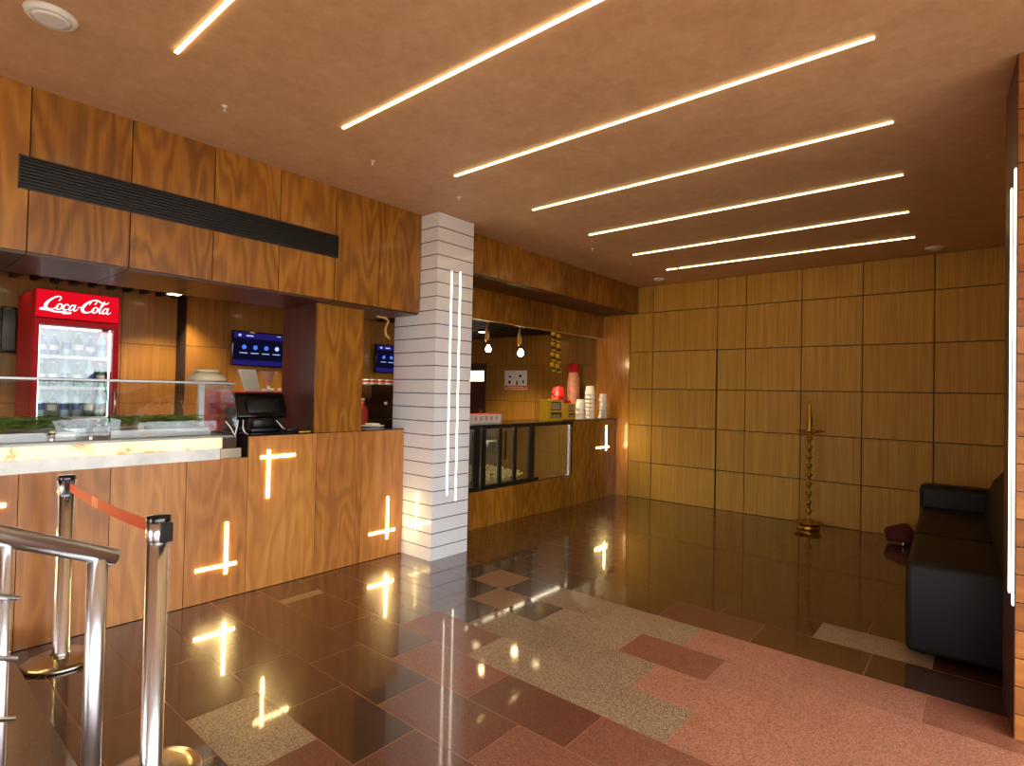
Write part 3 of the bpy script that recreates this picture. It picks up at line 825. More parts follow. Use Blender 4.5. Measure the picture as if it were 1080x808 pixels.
# ------------------------------------------------------------------ till with monitor (seen from the back)
r = thing('till', 'black touch screen till seen from behind, on the counter right of the display case', 'till', (-4.45, 2.16, 1.1455))
mb = MB(); mb.bbox(-.11, .10, -.12, .12, 0, .03, .008, 2); mb.bbox(-.05, .05, -.08, .08, .03, .10, .01, 2); mb.build('stand', 'black', r)
mt = Matrix.Translation((0, 0, .20)) @ Matrix.Rotation(math.radians(-22), 4, 'Y')
mb = MB(); mb.bbox(-.022, .022, -.20, .20, -.10, .11, .012, 2, mat=mt); mb.build('monitor', 'black_gloss', r)
mb = MB(); mb.bbox(.022, .05, -.13, .13, -.07, .05, .01, 2, mat=mt)
for k in range(4): mb.box(.05, .054, -.10, .10, -.05 + k * .022, -.045 + k * .022, 0, mt)
mb.build('rear_cover', 'black', r)
r = thing('card_reader', 'small black card reader with cable lying beside the till', 'card reader', (-4.33, 2.34, 1.1455))
mb = MB(); mb.bbox(-.04, .04, -.035, .05, 0, .022, .006, 2); mb.build('body', 'black', r)
mb = MB(); mb.box(-.025, .02, -.02, .03, .0221, .024); mb.build('keypad', 'steel', r)
mb = MB(); mb.tube([(.0, -.03, .015), (.03, -.07, .03), (.02, -.10, .07), (.0, -.11, .09)], .004, 8); mb.build('cable', 'white', r)
r = thing('pen', 'yellow pen lying on the counter edge beside the wooden column', 'pen', (-4.15, 2.38, 1.1455))
mb = MB(); mb.tube([(0, -.055, .005), (0, .045, .005)], .0045, 8); mb.build('barrel', 'yellow', r)
mb = MB(); mb.tube([(0, .0455, .005), (0, .06, .005)], [.004, .001], 8); mb.build('tip', 'black', r)

# ------------------------------------------------------------------ drinks cooler
cy0, cy1 = .977, 1.567; cx = -5.9
r = thing('drinks_cooler', 'tall red glass door drinks cooler with a lit logo header', 'cooler', (cx - .33, (cy0 + cy1) / 2, 0))
hw = (cy1 - cy0) / 2; fx0 = .33
mb = MB()
mb.box(-.33, fx0 - .05, -hw, -hw + .03, 0.001, 2.26); mb.box(-.33, fx0 - .05, hw - .03, hw, 0.001, 2.26)
mb.box(-.33, fx0 - .05, -hw + .031, hw - .031, 1.985, 2.26); mb.box(-.33, fx0 - .05, -hw + .031, hw - .031, .001, .22)
mb.box(-.33, -.30, -hw + .031, hw - .031, .221, 1.984)
mb.build('cabinet', 'red', r)
mb = MB(); mb.box(-.299, -.295, -hw + .032, hw - .032, .222, 1.983); mb.build('liner', 'fridge_inside', r)
mb = MB(); mb.bbox(fx0 - .049, fx0, -hw, hw, 2.03, 2.27, .006, 2, smooth=False); hd = mb.build('header', 'red', r)
mb = MB(); mb.box(fx0 + .0002, fx0 + .003, -hw + .012, hw - .012, 2.04, 2.262); mb.build('sign_face', 'sign_red', hd)
mb = MB(); mb.box(fx0 - .049, fx0, -hw, hw, 0.06, .22)
for k in range(6): mb.box(fx0 + .0005, fx0 + .004, -hw + .05, hw - .05, .08 + k * .02, .088 + k * .02)
mb.build('kick_grille', 'red', r)
d = MB()
d.box(fx0 - .03, fx0, -hw + .002, -hw + .035, .225, 2.02); d.box(fx0 - .03, fx0, hw - .045, hw - .002, .225, 2.02)
d.box(fx0 - .03, fx0, -hw + .036, hw - .046, .225, .27); d.box(fx0 - .03, fx0, -hw + .036, hw - .046, 1.985, 2.02)
door = d.build('door', 'red', r)
mb = MB(); mb.box(fx0 - .018, fx0 - .012, -hw + .036, hw - .046, .271, 1.984); mb.build('glass_pane', 'glass', door)
mb = MB(); mb.tube([(fx0 + .001, hw - .024, 1.20), (fx0 + .03, hw - .024, 1.22), (fx0 + .03, hw - .024, 1.42), (fx0 + .001, hw - .024, 1.44)], .009, 10); mb.build('handle', 'chrome', door)
shz = [.30, .64, .94, 1.20, 1.46, 1.72]
for z in shz:
    mb = MB()
    mb.box(-.29, .26, -hw + .034, hw - .05, z - .006, z - .002); mb.box(.261, .268, -hw + .034, hw - .05, z - .018, z + .012)
    mb.build('shelf', 'white', r)
for y in (-hw + .042, hw - .062):
    mb = MB(); mb.box(.285, .295, y - .006, y + .006, .28, 1.97); mb.build('glow_tube', 'fridge_lamp', r)
mb = MB(); mb.box(.0, .12, -hw + .06, hw - .08, 1.972, 1.982); mb.build('glow_tube', 'fridge_lamp', r)
# script logo strokes on the header: u = along +Y, v = up
def catmull(pts, n=8):
    out = []
    P = [pts[0]] + list(pts) + [pts[-1]]
    for i in range(1, len(P) - 2):
        for k in range(n):
            t = k / n
            q = []
            for c in range(3):
                a, b, cc, dd = P[i - 1][c], P[i][c], P[i + 1][c], P[i + 2][c]
                q.append(.5 * ((2 * b) + (-a + cc) * t + (2 * a - 5 * b + 4 * cc - dd) * t * t + (-a + 3 * b - 3 * cc + dd) * t ** 3))
            out.append(q)
    out.append(list(pts[-1])); return out
mb = MB()
def stroke(pts, depth):
    """pts = (u, v, half width)"""
    c = catmull(pts); L_, R_ = [], []
    for i, (u, v, w) in enumerate(c):
        a = c[max(i - 1, 0)]; b = c[min(i + 1, len(c) - 1)]
        dx, dy = b[0] - a[0], b[1] - a[1]; l = math.hypot(dx, dy) or 1
        nx, ny = -dy / l, dx / l
        L_.append((u + nx * w, v + ny * w)); R_.append((u - nx * w, v - ny * w))
    def W(p):
        u, v = p
        return (fx0 + depth, -hw + .05 + (u + .22 * v) * LS, 2.105 + v * LS + (u - 4) * -.0)
    A = [mb.b.verts.new(W(p)) for p in L_]; B = [mb.b.verts.new(W(p)) for p in R_]
    for i in range(len(A) - 1): mb.face((A[i], A[i + 1], B[i + 1], B[i]))
LS = .0655
def bigC(x):
    stroke([(x + 1.35, 1.15, .06), (x + 1.5, 1.5, .05), (x + 1.28, 1.72, .06), (x + .85, 1.55, .09), (x + .4, 1.05, .14), (x + .2, .5, .17), (x + .38, .08, .14), (x + .85, .0, .09), (x + 1.3, .25, .05), (x + 1.5, .45, .03)], .0042)
def o_(x, w=.30):
    stroke([(x + w * .9, .80, .04), (x + .1, .62, .09), (x + .03, .25, .10), (x + .25, .03, .06), (x + w + .2, .22, .09), (x + w + .25, .6, .09), (x + w, .80, .05), (x + w * .9, .80, .04)], .0046)
bigC(0)
o_(1.28)
stroke([(2.45, .62, .07), (2.35, .8, .05), (2.1, .68, .08), (1.98, .3, .11), (2.2, .03, .07), (2.5, .2, .03)], .0049)      # c
stroke([(3.05, .78, .05), (2.78, .72, .07), (2.62, .3, .10), (2.78, .04, .06), (3.02, .3, .05), (3.12, .7, .04)], .0052)   # a
stroke([(3.12, .82, .09), (3.1, .4, .09), (3.14, .08, .07), (3.32, .08, .05), (3.5, .34, .03)], .0055)
stroke([(3.42, .52, .05), (3.75, .60, .05)], .0058)                                                                     # hyphen
bigC(3.75)
o_(5.02)
stroke([(5.62, .3, .03), (5.95, .9, .04), (6.12, 1.45, .05), (6.02, 1.62, .05), (5.88, 1.2, .08), (5.8, .5, .10), (5.88, .08, .07), (6.1, .1, .04)], .0061)  # l
stroke([(6.6, .78, .05), (6.33, .72, .07), (6.17, .3, .10), (6.33, .04, .06), (6.57, .3, .05), (6.67, .7, .04)], .0064)
stroke([(6.67, .82, .09), (6.65, .4, .09), (6.69, .08, .07), (6.87, .08, .05), (7.1, .32, .03)], .0067)
stroke([(.2, .12, .04), (-.15, .05, .05), (-.2, -.12, .06), (.5, -.1, .10), (1.4, -.26, .10), (2.2, -.22, .09), (2.9, -.28, .09), (2.2, -.42, .05), (2.0, -.34, .03)], .0070)  # tail under
stroke([(4.55, 1.05, .04), (4.75, 1.6, .06), (5.3, 1.70, .08), (5.8, 1.45, .08), (6.3, 1.38, .07), (6.55, 1.62, .04)], .0073)                       # swash above
mb.build('logo_script', 'sign_white', hd)
# bottles in the cooler
def bottle(mat, h, rad, cap):
    r = thing('bottle', '', 'bottle', (0, 0, 0), group='bottles in the red cooler')
    mb = MB(); mb.lathe([(rad * .9, 0), (rad, .01), (rad, h * .60), (rad * .85, h * .70), (rad * .4, h * .85), (rad * .36, h * .94)], seg=12); mb.build('body', mat, r)
    mb = MB(); mb.lathe([(rad * .42, h * .941), (rad * .42, h)], seg=12); mb.build('cap', cap, r)
    mb = MB(); mb.lathe([(rad * 1.02, h * .30), (rad * 1.02, h * .52)], seg=12, caps=False); mb.build('wrapper', 'bottle_blue' if mat == 'bottle_clear' else 'white', r)
    return r
protos = [bottle('bottle_clear', .24, .032, 'white'), bottle('bottle_green', .22, .032, 'white'), bottle('bottle_blue', .19, .031, 'white'), bottle('bottle_dark', .21, .030, 'cup_red')]
kindn = ['clear bottle with a blue band', 'pale green bottle', 'blue bottle', 'dark bottle with a red cap']
shelfn = ['bottom', 'second lowest', 'third lowest', 'third highest', 'second highest', 'top']
posn = ['far left', 'left', 'centre left', 'centre right', 'right', 'far right']
used = [False] * 4
pat = [[3, 3, 2, 2, 3, 0], [3, 3, 1, 1, 2, 2], [0, 0, 0, 2, 0, 0], [0, 1, 0, 0, 1, 0], [1, 1, 0, 1, 0, 1], [2, 2, 0, 1, 2, 0]]
for si, z in enumerate(shz):
    for k in range(6):
        p = pat[si][k]
        yy = (cy0 + cy1) / 2 - hw + .075 + k * .083
        lab = '%s, %s on the %s cooler shelf' % (kindn[p], posn[k], shelfn[si])
        loc = (cx - .33 + .21, yy, z - .0015)
        if not used[p]:
            protos[p].location = loc; protos[p]['label'] = lab; used[p] = True
        else: dup(protos[p], loc, lab)

# black speaker on the kitchen wall
r = thing('wall_speaker', 'slim black loudspeaker on the kitchen wall left of the red cooler', 'speaker', (-6.80, .93, 1.97))
mb = MB(); mb.bbox(-.0, .13, -.045, .055, -.21, .20, .008, 2); mb.build('cabinet', 'black', r)
mb = MB(); mb.box(.1305, .135, -.038, .048, -.19, .18); mb.build('grille', 'grille', r)
mb = MB(); mb.box(-.098, -.0005, -.02, .02, -.03, .03); mb.build('bracket', 'black', r)

# ------------------------------------------------------------------ televisions
def tv(y, label):
    r = thing('television', label, 'television', (-6.53, y + .355, 1.937), group='televisions on the kitchen wall')
    r.rotation_euler.y = math.radians(3)
    mb = MB(); mb.bbox(-.02, .018, -.355, .355, -.20, .20, .006, 2); c = mb.build('casing', 'black_gloss', r)
    mb = MB(); mb.box(.0183, .020, -.343, .343, -.186, .188); s = mb.build('screen', 'screen', r)
    mb = MB(); mb.box(.0203, .021, -.343, .343, .12, .187); mb.box(.0203, .021, -.343, .343, -.185, -.13); mb.build('menu_band', 'screen_band', s)
    for k in range(4):
        mb = MB(); c0 = (-.22 + .13 * k, 0.02)
        mt = Matrix.Translation((.0205, c0[0], c0[1])) @ Matrix.Rotation(PI / 2, 4, 'Y')
        mb.lathe([(.026, 0), (.026, .001)], seg=16, mat=mt); mb.build('icon', 'icon' if k < 3 else 'icon_white', s)
    mb = MB()
    for k in range(4): mb.box(.0205, .0215, -.27 + .13 * k, -.18 + .13 * k, -.052, -.044)
    mb.box(.0213, .0218, -.20, -.12, .145, .158); mb.box(.0213, .0218, -.29, -.26, .14, .165); mb.box(.0213, .0218, .16, .21, .165, .172)
    mb.build('menu_text', 'icon_white', s)
    mb = MB(); mb.box(-.069, -.0205, -.06, .06, -.06, .06); mb.build('wall_bracket', 'black', r)
tv(2.81, 'flat television glowing dark blue, the larger seen left of the wooden column')
tv(4.77, 'flat television glowing blue, partly hidden behind the white pillar')

# ------------------------------------------------------------------ red back counter with small things
r = thing('red_cabinet', 'red topped back cabinet behind the till', 'cabinet', (-5.6, 2.62, 0))
mb = MB(); mb.box(-.22, .20, -.36, .36, 0.001, 1.40); mb.build('body', 'red', r)
mb = MB(); mb.box(-.24, .22, -.38, .38, 1.401, 1.455); mb.build('top', 'orange_red', r)
mb = MB(); mb.box(.2005, .205, -.34, .34, .75, 1.30); mb.build('front_panel', 'black', r)
r = thing('menu_card', 'cream paper menu card leaning on the red cabinet below the television', 'menu card', (-5.42, 2.51, 1.4555), )
mt = Matrix.Rotation(math.radians(-6), 4, 'Y')
mb = MB()
mb.prism([(-.04, 0), (.115, 0), (.07, .215), (-.105, .21)], lambda a, b, d: mt @ Vector((d, a, b)), -.002, .002); mb.build('sheet', 'paper', r)
mb = MB()
for k in range(9): 
    z = .03 + k * .02; o_x = -.05 * (z / .215) * 1.1
    mb.box(.0022, .003, -.02 + o_x, .095 + o_x, z, z + .003, 0, mt)
mb.build('print_lines', 'cream', r)
r = thing('ice_cream_cone_stand', 'tan cone shaped holder standing beside the menu card', 'cone stand', (-5.42, 2.70, 1.4555))
mb = MB(); mb.bbox(-.04, .04, -.05, .04, 0, .03, .004, 1); mb.build('base', 'white', r)
mb = MB(); mb.lathe([(.014, .0301), (.014, .06)], seg=12); mb.build('stem', 'white', r)
mb = MB(); mb.lathe([(.014, .0601), (.085, .20), (.08, .20), (.01, .07)], seg=20, caps=False); mb.build('cone', 'cup_pink', r)
r = thing('small_card_box', 'small white box on the red cabinet right of the cone holder', 'box', (-5.42, 2.86, 1.4555))
mb = MB(); mb.bbox(-.03, .03, -.05, .04, 0, .03, .003, 1); mb.build('body', 'white', r)
mb = MB(); mb.box(-.031, .031, -.051, .041, .0302, .036); mb.build('lid', 'white', r)

# ------------------------------------------------------------------ espresso machine, cups on it, back counter
r = thing('back_counter', 'dark back counter in the kitchen seen between column and pillar', 'counter', (-5.35, 4.3, 0))
mb = MB(); mb.box(-.3, .3, -1.0, .75, 0.001, 1.05); mb.build('body', 'dark_wood', r)
mb = MB(); mb.box(-.32, .32, -1.02, .77, 1.051, 1.08); mb.build('top', 'black_granite', r)
r = thing('espresso_machine', 'bronze brown coffee machine seen between the wooden column and the pillar', 'coffee machine', (-5.3, 4.0, 1.0805))
mb = MB(); mb.bbox(-.22, .05, -.25, .35, 0, .08, .01, 2); mb.bbox(-.22, -.02, -.25, .35, .08, .40, .01, 2); mb.bbox(-.22, .10, -.25, .35, .30, .475, .012, 2); mb.build('body', 'espresso', r)
mb = MB(); mb.box(.101, .104, .06, .30, .34, .44); mb.build('front_plate', 'orange_red', r)
for y in (.0, .2):
    mb = MB(); mb.lathe([(.025, .22), (.03, .26), (.03, .299)], (.04, y, 0), 14); mb.build('brew_head', 'chrome', r)
mb = MB(); mb.tube([(.05, .28, .05), (.07, .28, .18), (.05, .28, .29)], .006, 8); mb.build('steam_wand', 'chrome', r)
def cupstack(name, x, y, z, n, r0, hcup, step, mat, label, rim='cup_white', group='stacks of paper cups', inverted=True):
    r = thing(name, label, 'cup stack' if n > 1 else 'cup', (x, y, z), group=group)
    for k in range(n):
        mb = MB(); zz = k * step
        if inverted: mb.lathe([(r0, 0), (r0 * 1.02, .006), (r0 * .98, .008), (r0 * .72, hcup)], (0, 0, zz), 20)
        else: mb.lathe([(r0 * .72, 0), (r0 * .98, hcup - .008), (r0 * 1.02, hcup - .006), (r0, hcup)], (0, 0, zz), 20)
        mb.build('cup', mat, r)
    return r
k = 0
for i in range(3):
    for j in range(5):
        r = thing('espresso_cup', 'one of the small striped cups in rows on top of the coffee machine', 'cup', (-5.43 + i * .11, 3.80 + j * .105, 1.556), group='cups on the coffee machine')
        mb = MB(); mb.lathe([(.032, 0), (.042, .055), (.038, .055), (.028, .006)], seg=14, caps=False); mb.lathe([(.03, .0), (.03, .004)], seg=14); mb.build('cup_body', 'white', r)
        mb = MB(); mb.lathe([(.0385, .025), (.0425, .045)], seg=14, caps=False); mb.build('stripe', 'orange_red', r)
r = thing('syrup_bottle', 'orange brown bottle standing at the right edge of the wooden column', 'bottle', (-5.15, 3.62, 1.0805))
mb = MB(); mb.lathe([(.05, 0), (.055, .02), (.055, .18), (.04, .22), (.018, .25), (.018, .29)], seg=20); mb.build('body', 'orange_red', r)
mb = MB(); mb.lathe([(.02, .2905), (.02, .32)], seg=14); mb.build('cap', 'white', r)
r = thing('white_tray', 'white plate on the narrow counter beside the white pillar', 'plate', (-4.42, 3.22, 1.1455))
mb = MB(); mb.lathe([(.07, 0), (.11, .010), (.112, .014), (.106, .013), (.07, .005)], seg=32); mb.build('dish', 'white', r)
mb = MB(); mb.bbox(-.05, .05, -.05, .05, .0141, .035, .004, 1); mb.build('napkins', 'paper', r)

# yellow rope hanging at the opening beside the pillar
mb = MB(); mb.tube([(-4.40, 3.30, 2.46), (-4.36, 3.36, 2.30), (-4.33, 3.36, 2.22), (-4.33, 3.345, 2.17), (-4.33, 3.335, 2.12), (-4.36, 3.34, 2.02)][0:6], .012, 10)
mb.b.free()

# ------------------------------------------------------------------ pendant bulbs on rope
for (x, y, rad, nm) in [(-4.9, 5.31, .038, 'left one near the white pillar'), (-4.9, 5.97, .044, 'right one above the red and white poster')]:
    r = thing('rope_pendant', 'bare glowing bulb hanging on looped rope, ' + nm, 'pendant lamp', (x, y, 2.458), group='rope pendant bulbs')
    mb = MB(); mb.tube([(0, 0, 0), (0.0, 0.0, -.08)], .010, 8); mb.build('rope', 'rope', r)
    mb = MB(); mb.tube([(0, .0, -.08), (0, -.035, -.18), (0, -.042, -.27), (0, -.03, -.31), (0, -.015, -.27), (0, .0, -.16), (0, .018, -.22), (0, .022, -.30)], .012, 8); mb.build('rope_loop', 'rope', r)
    mb = MB(); mb.lathe([(.016, -.36), (.02, -.34), (.018, -.30)], seg=14, c=(0, .022, 0)); mb.build('socket', 'black', r)
    mb = MB(); mb.lathe([(.002, -.361 - rad * 2.3), (rad * .7, -.361 - rad * 2.1), (rad, -.361 - rad * 1.4), (rad * .8, -.361 - rad * .7), (.016, -.361)], seg=18, c=(0, .022, 0)); mb.build('bulb', 'bulb', r)

# ------------------------------------------------------------------ popcorn case on the far counter
r = thing('popcorn_case', 'black framed glass popcorn case set into the far counter', 'popcorn case', (-4.55, 5.3, .4035))
ox, oy, oz = -4.55, 5.3, .4035
X1 = XC2 - .012 - ox; X0 = -.35
def bar(mb, y0, y1, z0, z1, x0=X1 - .03, x1=X1): mb.box(x0, x1, y0 - oy, y1 - oy, z0 - oz, z1 - oz)
fr = MB()
bar(fr, 4.00, 6.33, 1.085, 1.13); bar(fr, 4.00, 5.62, .405, .45)
for a, b in ((4.0, 4.05), (4.44, 4.54), (5.42, 5.52)): bar(fr, a, b, .451, 1.084)
fr.box(X0, X0 + .03, 4.0 - oy, 5.62 - oy, .0, .045)
fr.build('frame', 'black', r)
fr = MB(); bar(fr, 4.545, 4.553, .41, 1.12, X1 + .0005, X1 + .004); fr.build('corner_trim', 'steel', r)
for a, b in ((4.57, 4.63), (4.85, 4.90), (5.12, 5.17)):
    fr = MB(); bar(fr, a, b, .4515, 1.0835, X1 - .02, X1 + .006); fr.build('mullion', 'black', r)
fr = MB(); bar(fr, 4.94, 4.965, .72, 1.05, X1 + .007, X1 + .02); fr.build('handle', 'black', r)
for a, b in ((4.051, 4.439), (4.631, 4.849), (4.901, 5.119), (5.171, 5.419)):
    fr = MB(); bar(fr, a, b, .451, 1.084, X1 - .014, X1 - .010); fr.build('pane', 'glass_dark', r)
fr = MB(); bar(fr, 5.521, 6.28, .409, 1.084, X1 - .014, X1 - .008); fr.build('side_pane', 'glass', r)
fr = MB(); bar(fr, 6.281, 6.32, .409, 1.084, X1 - .03, X1); fr.build('end_post', 'steel', r)
fr = MB(); fr.box(X0, X1 - .035, 6.30 - oy, 6.315 - oy, .013, 1.084 - oz); fr.build('end_board', 'kitchen', r)
fr = MB(); fr.box(X0, X1 - .031, 4.0 - oy, 6.32 - oy, 1.10 - oz, 1.13 - oz); fr.build('top', 'black_granite', r)
fr = MB(); fr.box(X0 - .01, X0, 4.0 - oy, 5.5 - oy, .0, 1.10 - oz); fr.build('rear_panel', 'kettle', r)
fr = MB(); fr.box(X0 - .01, X0, 5.5 - oy, 6.32 - oy, .0, 1.10 - oz); fr.build('rear_board', 'kitchen', r)
fr = MB(); fr.box(X0, X1 - .031, 5.53 - oy, 6.32 - oy, 0, .012); fr.build('floor_plate', 'steel', r)
fr = MB(); fr.box(X0, X1 - .031, 4.0 - oy, 5.5 - oy, 0.0455, .052); fr.build('tray', 'steel', r)
fr = MB(); fr.box(X1 - .08, X1 - .05, 4.1 - oy, 6.2 - oy, 1.085 - oz, 1.0985 - oz); fr.build('glow_tube', 'case_fill_glow', r)  # glowing tube added to brighten the inside of the case
r2 = thing('popcorn_kettle', 'steel popcorn kettle hanging inside the popcorn case', 'kettle', (-4.60, 5.0, 1.0995))
mb = MB(); mb.lathe([(.012, -.16), (.012, 0)], seg=10); mb.build('hanger', 'kettle', r2)
mb = MB(); mb.lathe([(.07, -.34), (.12, -.32), (.13, -.20), (.125, -.17), (.03, -.161)], seg=28); mb.build('pot', 'kettle', r2)
rn = random.Random(9); mb = MB()
for i in range(700):
    y = rn.uniform(4.10, 5.40); x = rn.uniform(-4.84, -4.34)
    hmax = .03 + .09 * math.exp(-((y - 4.95) / .22) ** 2) + .04 * math.exp(-((y - 4.5) / .2) ** 2) + .03
    z = .4600 + .018 + rn.random() * hmax
    s = rn.uniform(.012, .020)
    t = bmesh.new(); bmesh.ops.create_icosphere(t, subdivisions=1, radius=s)
    for v in t.verts: v.co *= rn.uniform(.75, 1.2)
    mb.merge(t, 0, True, Matrix.Translation((x, y, z)))
tag(mb.build('popcorn', 'popcorn'), 'heap of popcorn lying in the black framed case', 'popcorn', kind='stuff')

# ------------------------------------------------------------------ goods on the far counter
r = thing('snack_carton', 'long white and red carton lying on the popcorn case beside the pillar', 'carton', (-4.62, 4.86, 1.1305))
mb = MB(); mb.bbox(-.10, .12, -.22, .30, 0, .10, .004, 1, smooth=False); mb.build('body', 'carton', r)
mb = MB(); mb.box(-.09, .11, -.20, .28, .1002, .104); mb.build('flap', 'orange_red', r)
mb = MB()
for k in range(5): mb.box(.1202, .1215, -.17 + k * .09, -.13 + k * .09, .03, .08)
mb.build('print', 'cup_pink', r)
def teabox(y0, y1, h, label, x=-4.46, z=1.1305):
    r = thing('tea_box', label, 'box', (x, (y0 + y1) / 2, z), group='yellow tea boxes')
    hh = (y1 - y0) / 2
    mb = MB(); mb.bbox(-.07, .05, -hh, hh, 0, h, .003, 1, smooth=False); mb.build('body', 'yellow', r)
    mb = MB(); mb.box(.0502, .0510, -hh + .09, hh - .05, h * .50, h * .90); mb.box(.0502, .0510, -hh + .09, hh - .03, h * .14, h * .40); mb.build('opening', 'black', r)
    mb = MB()
    k = -hh + .10
    while k < hh - .08:
        for q0, q1, za, zb in ((k, k + .022, .55, .86), (k + .01, k + .030, .16, .30)):
            mb = MB(); mb.box(.0512, .0530, q0, q1, h * za, h * zb); mb.build('tea_sachet', 'cream', r)
        k += .042
    mb = MB(); mb.box(.0512, .0530, hh - .05, hh - .015, h * .55, h * .95); mb.build('price_card', 'cream', r)
teabox(5.96, 6.33, .28, 'larger yellow tea box on the popcorn case left of the paper cups', -4.46)
teabox(6.35, 6.62, .22, 'smaller yellow tea box next to the paper cups', -4.44, 1.1405)
tops = 1.1405
cupstack('paper_cup_stack', -4.38, 6.72, tops, 3, .075, .13, .075, 'cup_white', 'short stack of white paper cups right of the yellow boxes')
cupstack('paper_cup_stack', -4.45, 7.08, tops, 7, .080, .13, .058, 'cup_white', 'tallest stack of white paper cups on the far counter')
cupstack('paper_cup_stack', -4.40, 7.36, tops, 5, .070, .12, .062, 'cup_white', 'rightmost stack of white paper cups on the far counter')
cupstack('paper_cup_stack', -4.60, 6.88, tops, 2, .06, .10, .05, 'cup_white', 'lowest white cup stack tucked between two taller stacks')
r = thing('pantry_shelf', 'narrow wooden stand behind the paper cups', 'shelf', (-4.98, 7.2, 0))
mb = MB(); mb.box(-.14, .14, -.42, .29, 0.001, 1.33); mb.build('body', 'kitchen', r)
mb = MB(); mb.box(-.15, .15, -.43, .30, 1.3305, 1.345); mb.build('top', 'dark_wood', r)
cupstack('paper_cup_stack', -4.95, 7.38, 1.3455, 10, .10, .13, .040, 'cup_pink', 'tall stack of pinkish paper tubs behind the white cups')
cupstack('paper_cup_stack', -4.95, 7.38, 1.8365, 2, .085, .11, .03, 'cup_red', 'red cups on top of the tall pinkish stack')
cupstack('paper_cup_stack', -4.93, 6.94, 1.3455, 4, .10, .15, .035, 'cup_red', 'stack of red tubs behind the yellow tea boxes')
cupstack('paper_cup_stack', -4.90, 7.14, 1.3455, 1, .07, .05, .03, 'cup_red', 'single low red cup between red tubs and tall pinkish stack')

# hanging sachet strips
for k, (y, nm) in enumerate(((6.075, 'left strip of yellow sachets hanging beside the opening'), (6.20, 'right strip of yellow sachets hanging beside the opening'))):
    r = thing('sachet_strip', nm, 'sachets', (-4.42, y, 2.336), group='hanging sachet strips')
    mb = MB(); mb.tube([(-.09, 0, .0), (-.09, 0, .001), (0, 0, .0), (0, 0, -.56)], .002, 6); mb.build('string', 'black', r)
    for j in range(8):
        z = -.02 - j * .068 - k * .015
        mb = MB(); mb.bbox(.003, .018, -.042, .042, z - .05, z, .006, 1, mat=Matrix.Rotation(.05 * ((j % 2) * 2 - 1), 4, 'X')); mb.build('sachet', 'yellow' if j % 2 == 0 or True else 'black', r)
        if j % 2:
            mb = MB(); mb.box(.0185, .021, -.044, .044, z - .026, z - .002); mb.build('dark_band', 'black', r)

# poster and kitchen door
r = thing('poster', 'small white poster with a red bottom band on the kitchen back wall', 'poster', (-6.245, YB - .002, 1.715))
mb = MB(); mb.box(-.25, .25, -.004, 0, -.165, .165); mb.build('sheet', 'white', r)
mb = MB(); mb.box(-.24, .24, -.006, -.0042, -.155, -.095); mb.build('red_band', 'cup_red', r)
mb = MB()
for a, b, w, h in ((-.13, .06, .07, .03), (.10, .07, .06, .05), (-.14, -.04, .06, .06), (.03, -.05, .04, .09), (.17, -.03, .04, .06)):
    mt = Matrix.Translation((a, -.0045, b)) @ Matrix.Rotation(PI / 2, 4, 'X')
    mb = MB(); mb.lathe([(1, 0), (1, .001)], seg=12, mat=mt @ Matrix.Diagonal((w / 2, h / 2, 1, 1))); mb.build('picture', 'bottle_dark', r)
mb = MB()
for k in range(9): mb.box(-.2 + k * .045, -.17 + k * .045, -.0078, -.0062, -.135, -.115)
mb.build('lettering', 'white', r)
mb = MB()
mb.box(-7.55, -6.95, YB - .03, YB - .001, 0.001, 1.69, 0)
mb.box(-7.55, -7.48, YB - .03, YB - .001, 1.691, 2.02); mb.box(-6.98, -6.95, YB - .03, YB - .001, 1.691, 2.02); mb.box(-7.479, -6.981, YB - .03, YB - .001, 1.88, 2.02)
d = struct(mb.build('door_1', 'dark_wood'))
mb = MB(); mb.box(-7.479, -6.981, YB - .02, YB - .012, 1.692, 1.879); mb.build('lit_pane', 'window_glow', d)
mb = MB(); mb.lathe([(.02, 0), (.02, .03), (.03, .04), (.03, .06)], seg=14, mat=Matrix.Translation((-7.0, YB - .031, 1.15)) @ Matrix.Rotation(PI / 2, 4, 'X')); mb.build('door_handle', 'brass', d)

# kitchen downlights: two by the cooler, the rest added to brighten the kitchen
def downlight(x, y, nm, e, spot=True):
    r = thing('downlight', 'square recessed kitchen downlight, ' + nm, 'downlight', (x, y, 2.459), group='kitchen downlights')
    mb = MB(); mb.bbox(-.07, .07, -.07, .07, -.03, -.001, .004, 1, smooth=False); mb.build('frame', 'espresso', r)
    mb = MB(); mb.box(-.05, .05, -.05, .05, -.034, -.0305); mb.build('diffuser', 'down', r)
    l = bpy.data.lights.new('downlight_lamp', 'SPOT'); l.energy = e; l.spot_size = math.radians(115); l.spot_blend = .6; l.shadow_soft_size = .04; l.color = (1, .76, .44)
    o = bpy.data.objects.new('lamp', l); COL.objects.link(o); o.parent = r; o.location = (0, 0, -.04)
downlight(-6.35, 2.15, 'above the wall right of the red cooler', 95)
downlight(-6.2, 1.0, 'above the left side of the red cooler', 80)
downlight(-5.7, 3.3, 'added as fill in front of the televisions', 85)  # added fill, like the next two, for a brighter kitchen
downlight(-5.6, 4.6, 'added as fill above the coffee machine', 110)
downlight(-6.0, 6.4, 'added as fill in front of the red and white poster', 140)

downlight(-4.95, 6.55, 'added to brighten the paper cups on the far counter', 60)  # extra lamp added because the cup stacks came out grey
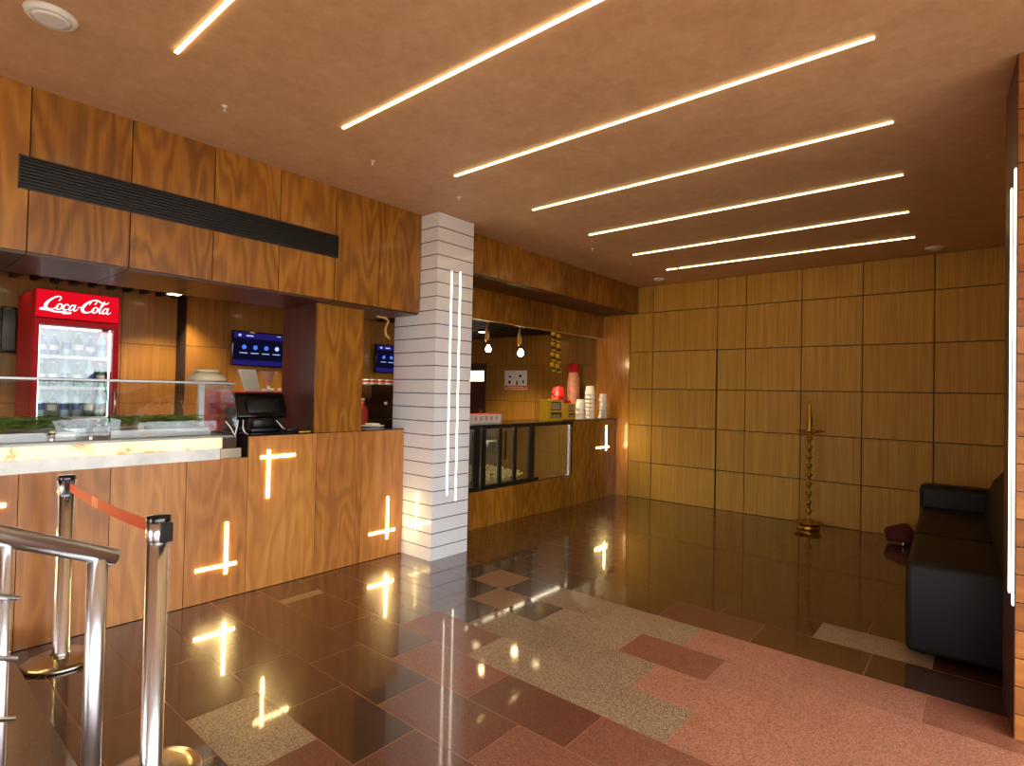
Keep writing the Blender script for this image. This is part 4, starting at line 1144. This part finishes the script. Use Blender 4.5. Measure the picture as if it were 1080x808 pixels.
# ------------------------------------------------------------------ rope by the opening
r = thing('yellow_rope', 'thick yellow rope loop hanging at the opening left of the white pillar', 'rope', (-4.33, 3.25, 2.186))
mb = MB(); mb.tube([(-.02, -.06, 0.0), (0, .02, -.01), (0, .055, -.04), (0, .035, -.075), (0, .02, -.12), (0, .03, -.17), (0, .07, -.20)], .013, 10); mb.build('loop', 'rope', r)
mb = MB(); mb.lathe([(.02, -.006), (.022, .0)], (-.02, -.06, 0), 12); mb.build('hook', 'steel', r)

# ------------------------------------------------------------------ outdoors
mb = MB(); mb.box(1.3, 40, -40, 40, -.14, -.02); mb.box(-40, 1.3, -40, -4.1, -.14, -.02)
tag(mb.build('pavement', 'ground'), 'pale paved ground outside the entrance, out of frame', 'pavement', kind='structure')

# ------------------------------------------------------------------ camera
f_px = 592.8
yaw, pitch, roll = .6998, .0165, .0213
cy_, sy_ = math.cos(yaw), math.sin(yaw); cp_, sp_ = math.cos(pitch), math.sin(pitch)
F = Vector((-sy_ * cp_, cy_ * cp_, sp_)); Rr = Vector((cy_, sy_, 0)); U = Rr.cross(F)
c, s = math.cos(roll), math.sin(roll)
Rv = Rr * c + U * s; Uv = -Rr * s + U * c
cam = bpy.data.cameras.new('camera'); cam.sensor_fit = 'HORIZONTAL'; cam.sensor_width = 36; cam.lens = f_px / 1080 * 36
cam.clip_start = .05; cam.clip_end = 200
co = bpy.data.objects.new('camera', cam); COL.objects.link(co)
m = Matrix((Rv, Uv, -F)).transposed().to_4x4(); m.translation = Vector((0, 0, 1.5))
co.matrix_world = m
scene.camera = co

# ------------------------------------------------------------------ world and view
sun = bpy.data.lights.new('sun', 'SUN'); sun.energy = 32; sun.angle = .01; sun.color = (1, .93, .82)
so = bpy.data.objects.new('sun', sun); COL.objects.link(so)
so.rotation_euler = Vector((1.8, -.7, -1)).to_track_quat('-Z', 'Y').to_euler()
w = bpy.data.worlds.new('world'); scene.world = w; w.use_nodes = True
bg = w.node_tree.nodes['Background']; bg.inputs[0].default_value = (.86, .93, 1.0, 1); bg.inputs[1].default_value = 4.0
scene.view_settings.view_transform = 'Standard'; scene.view_settings.look = 'None'
scene.view_settings.gamma = 1; scene.view_settings.use_curve_mapping = False
scene.view_settings.exposure = 0.88
scene.cycles.max_bounces = 8; scene.cycles.transparent_max_bounces = 12
scene.cycles.use_denoising = True
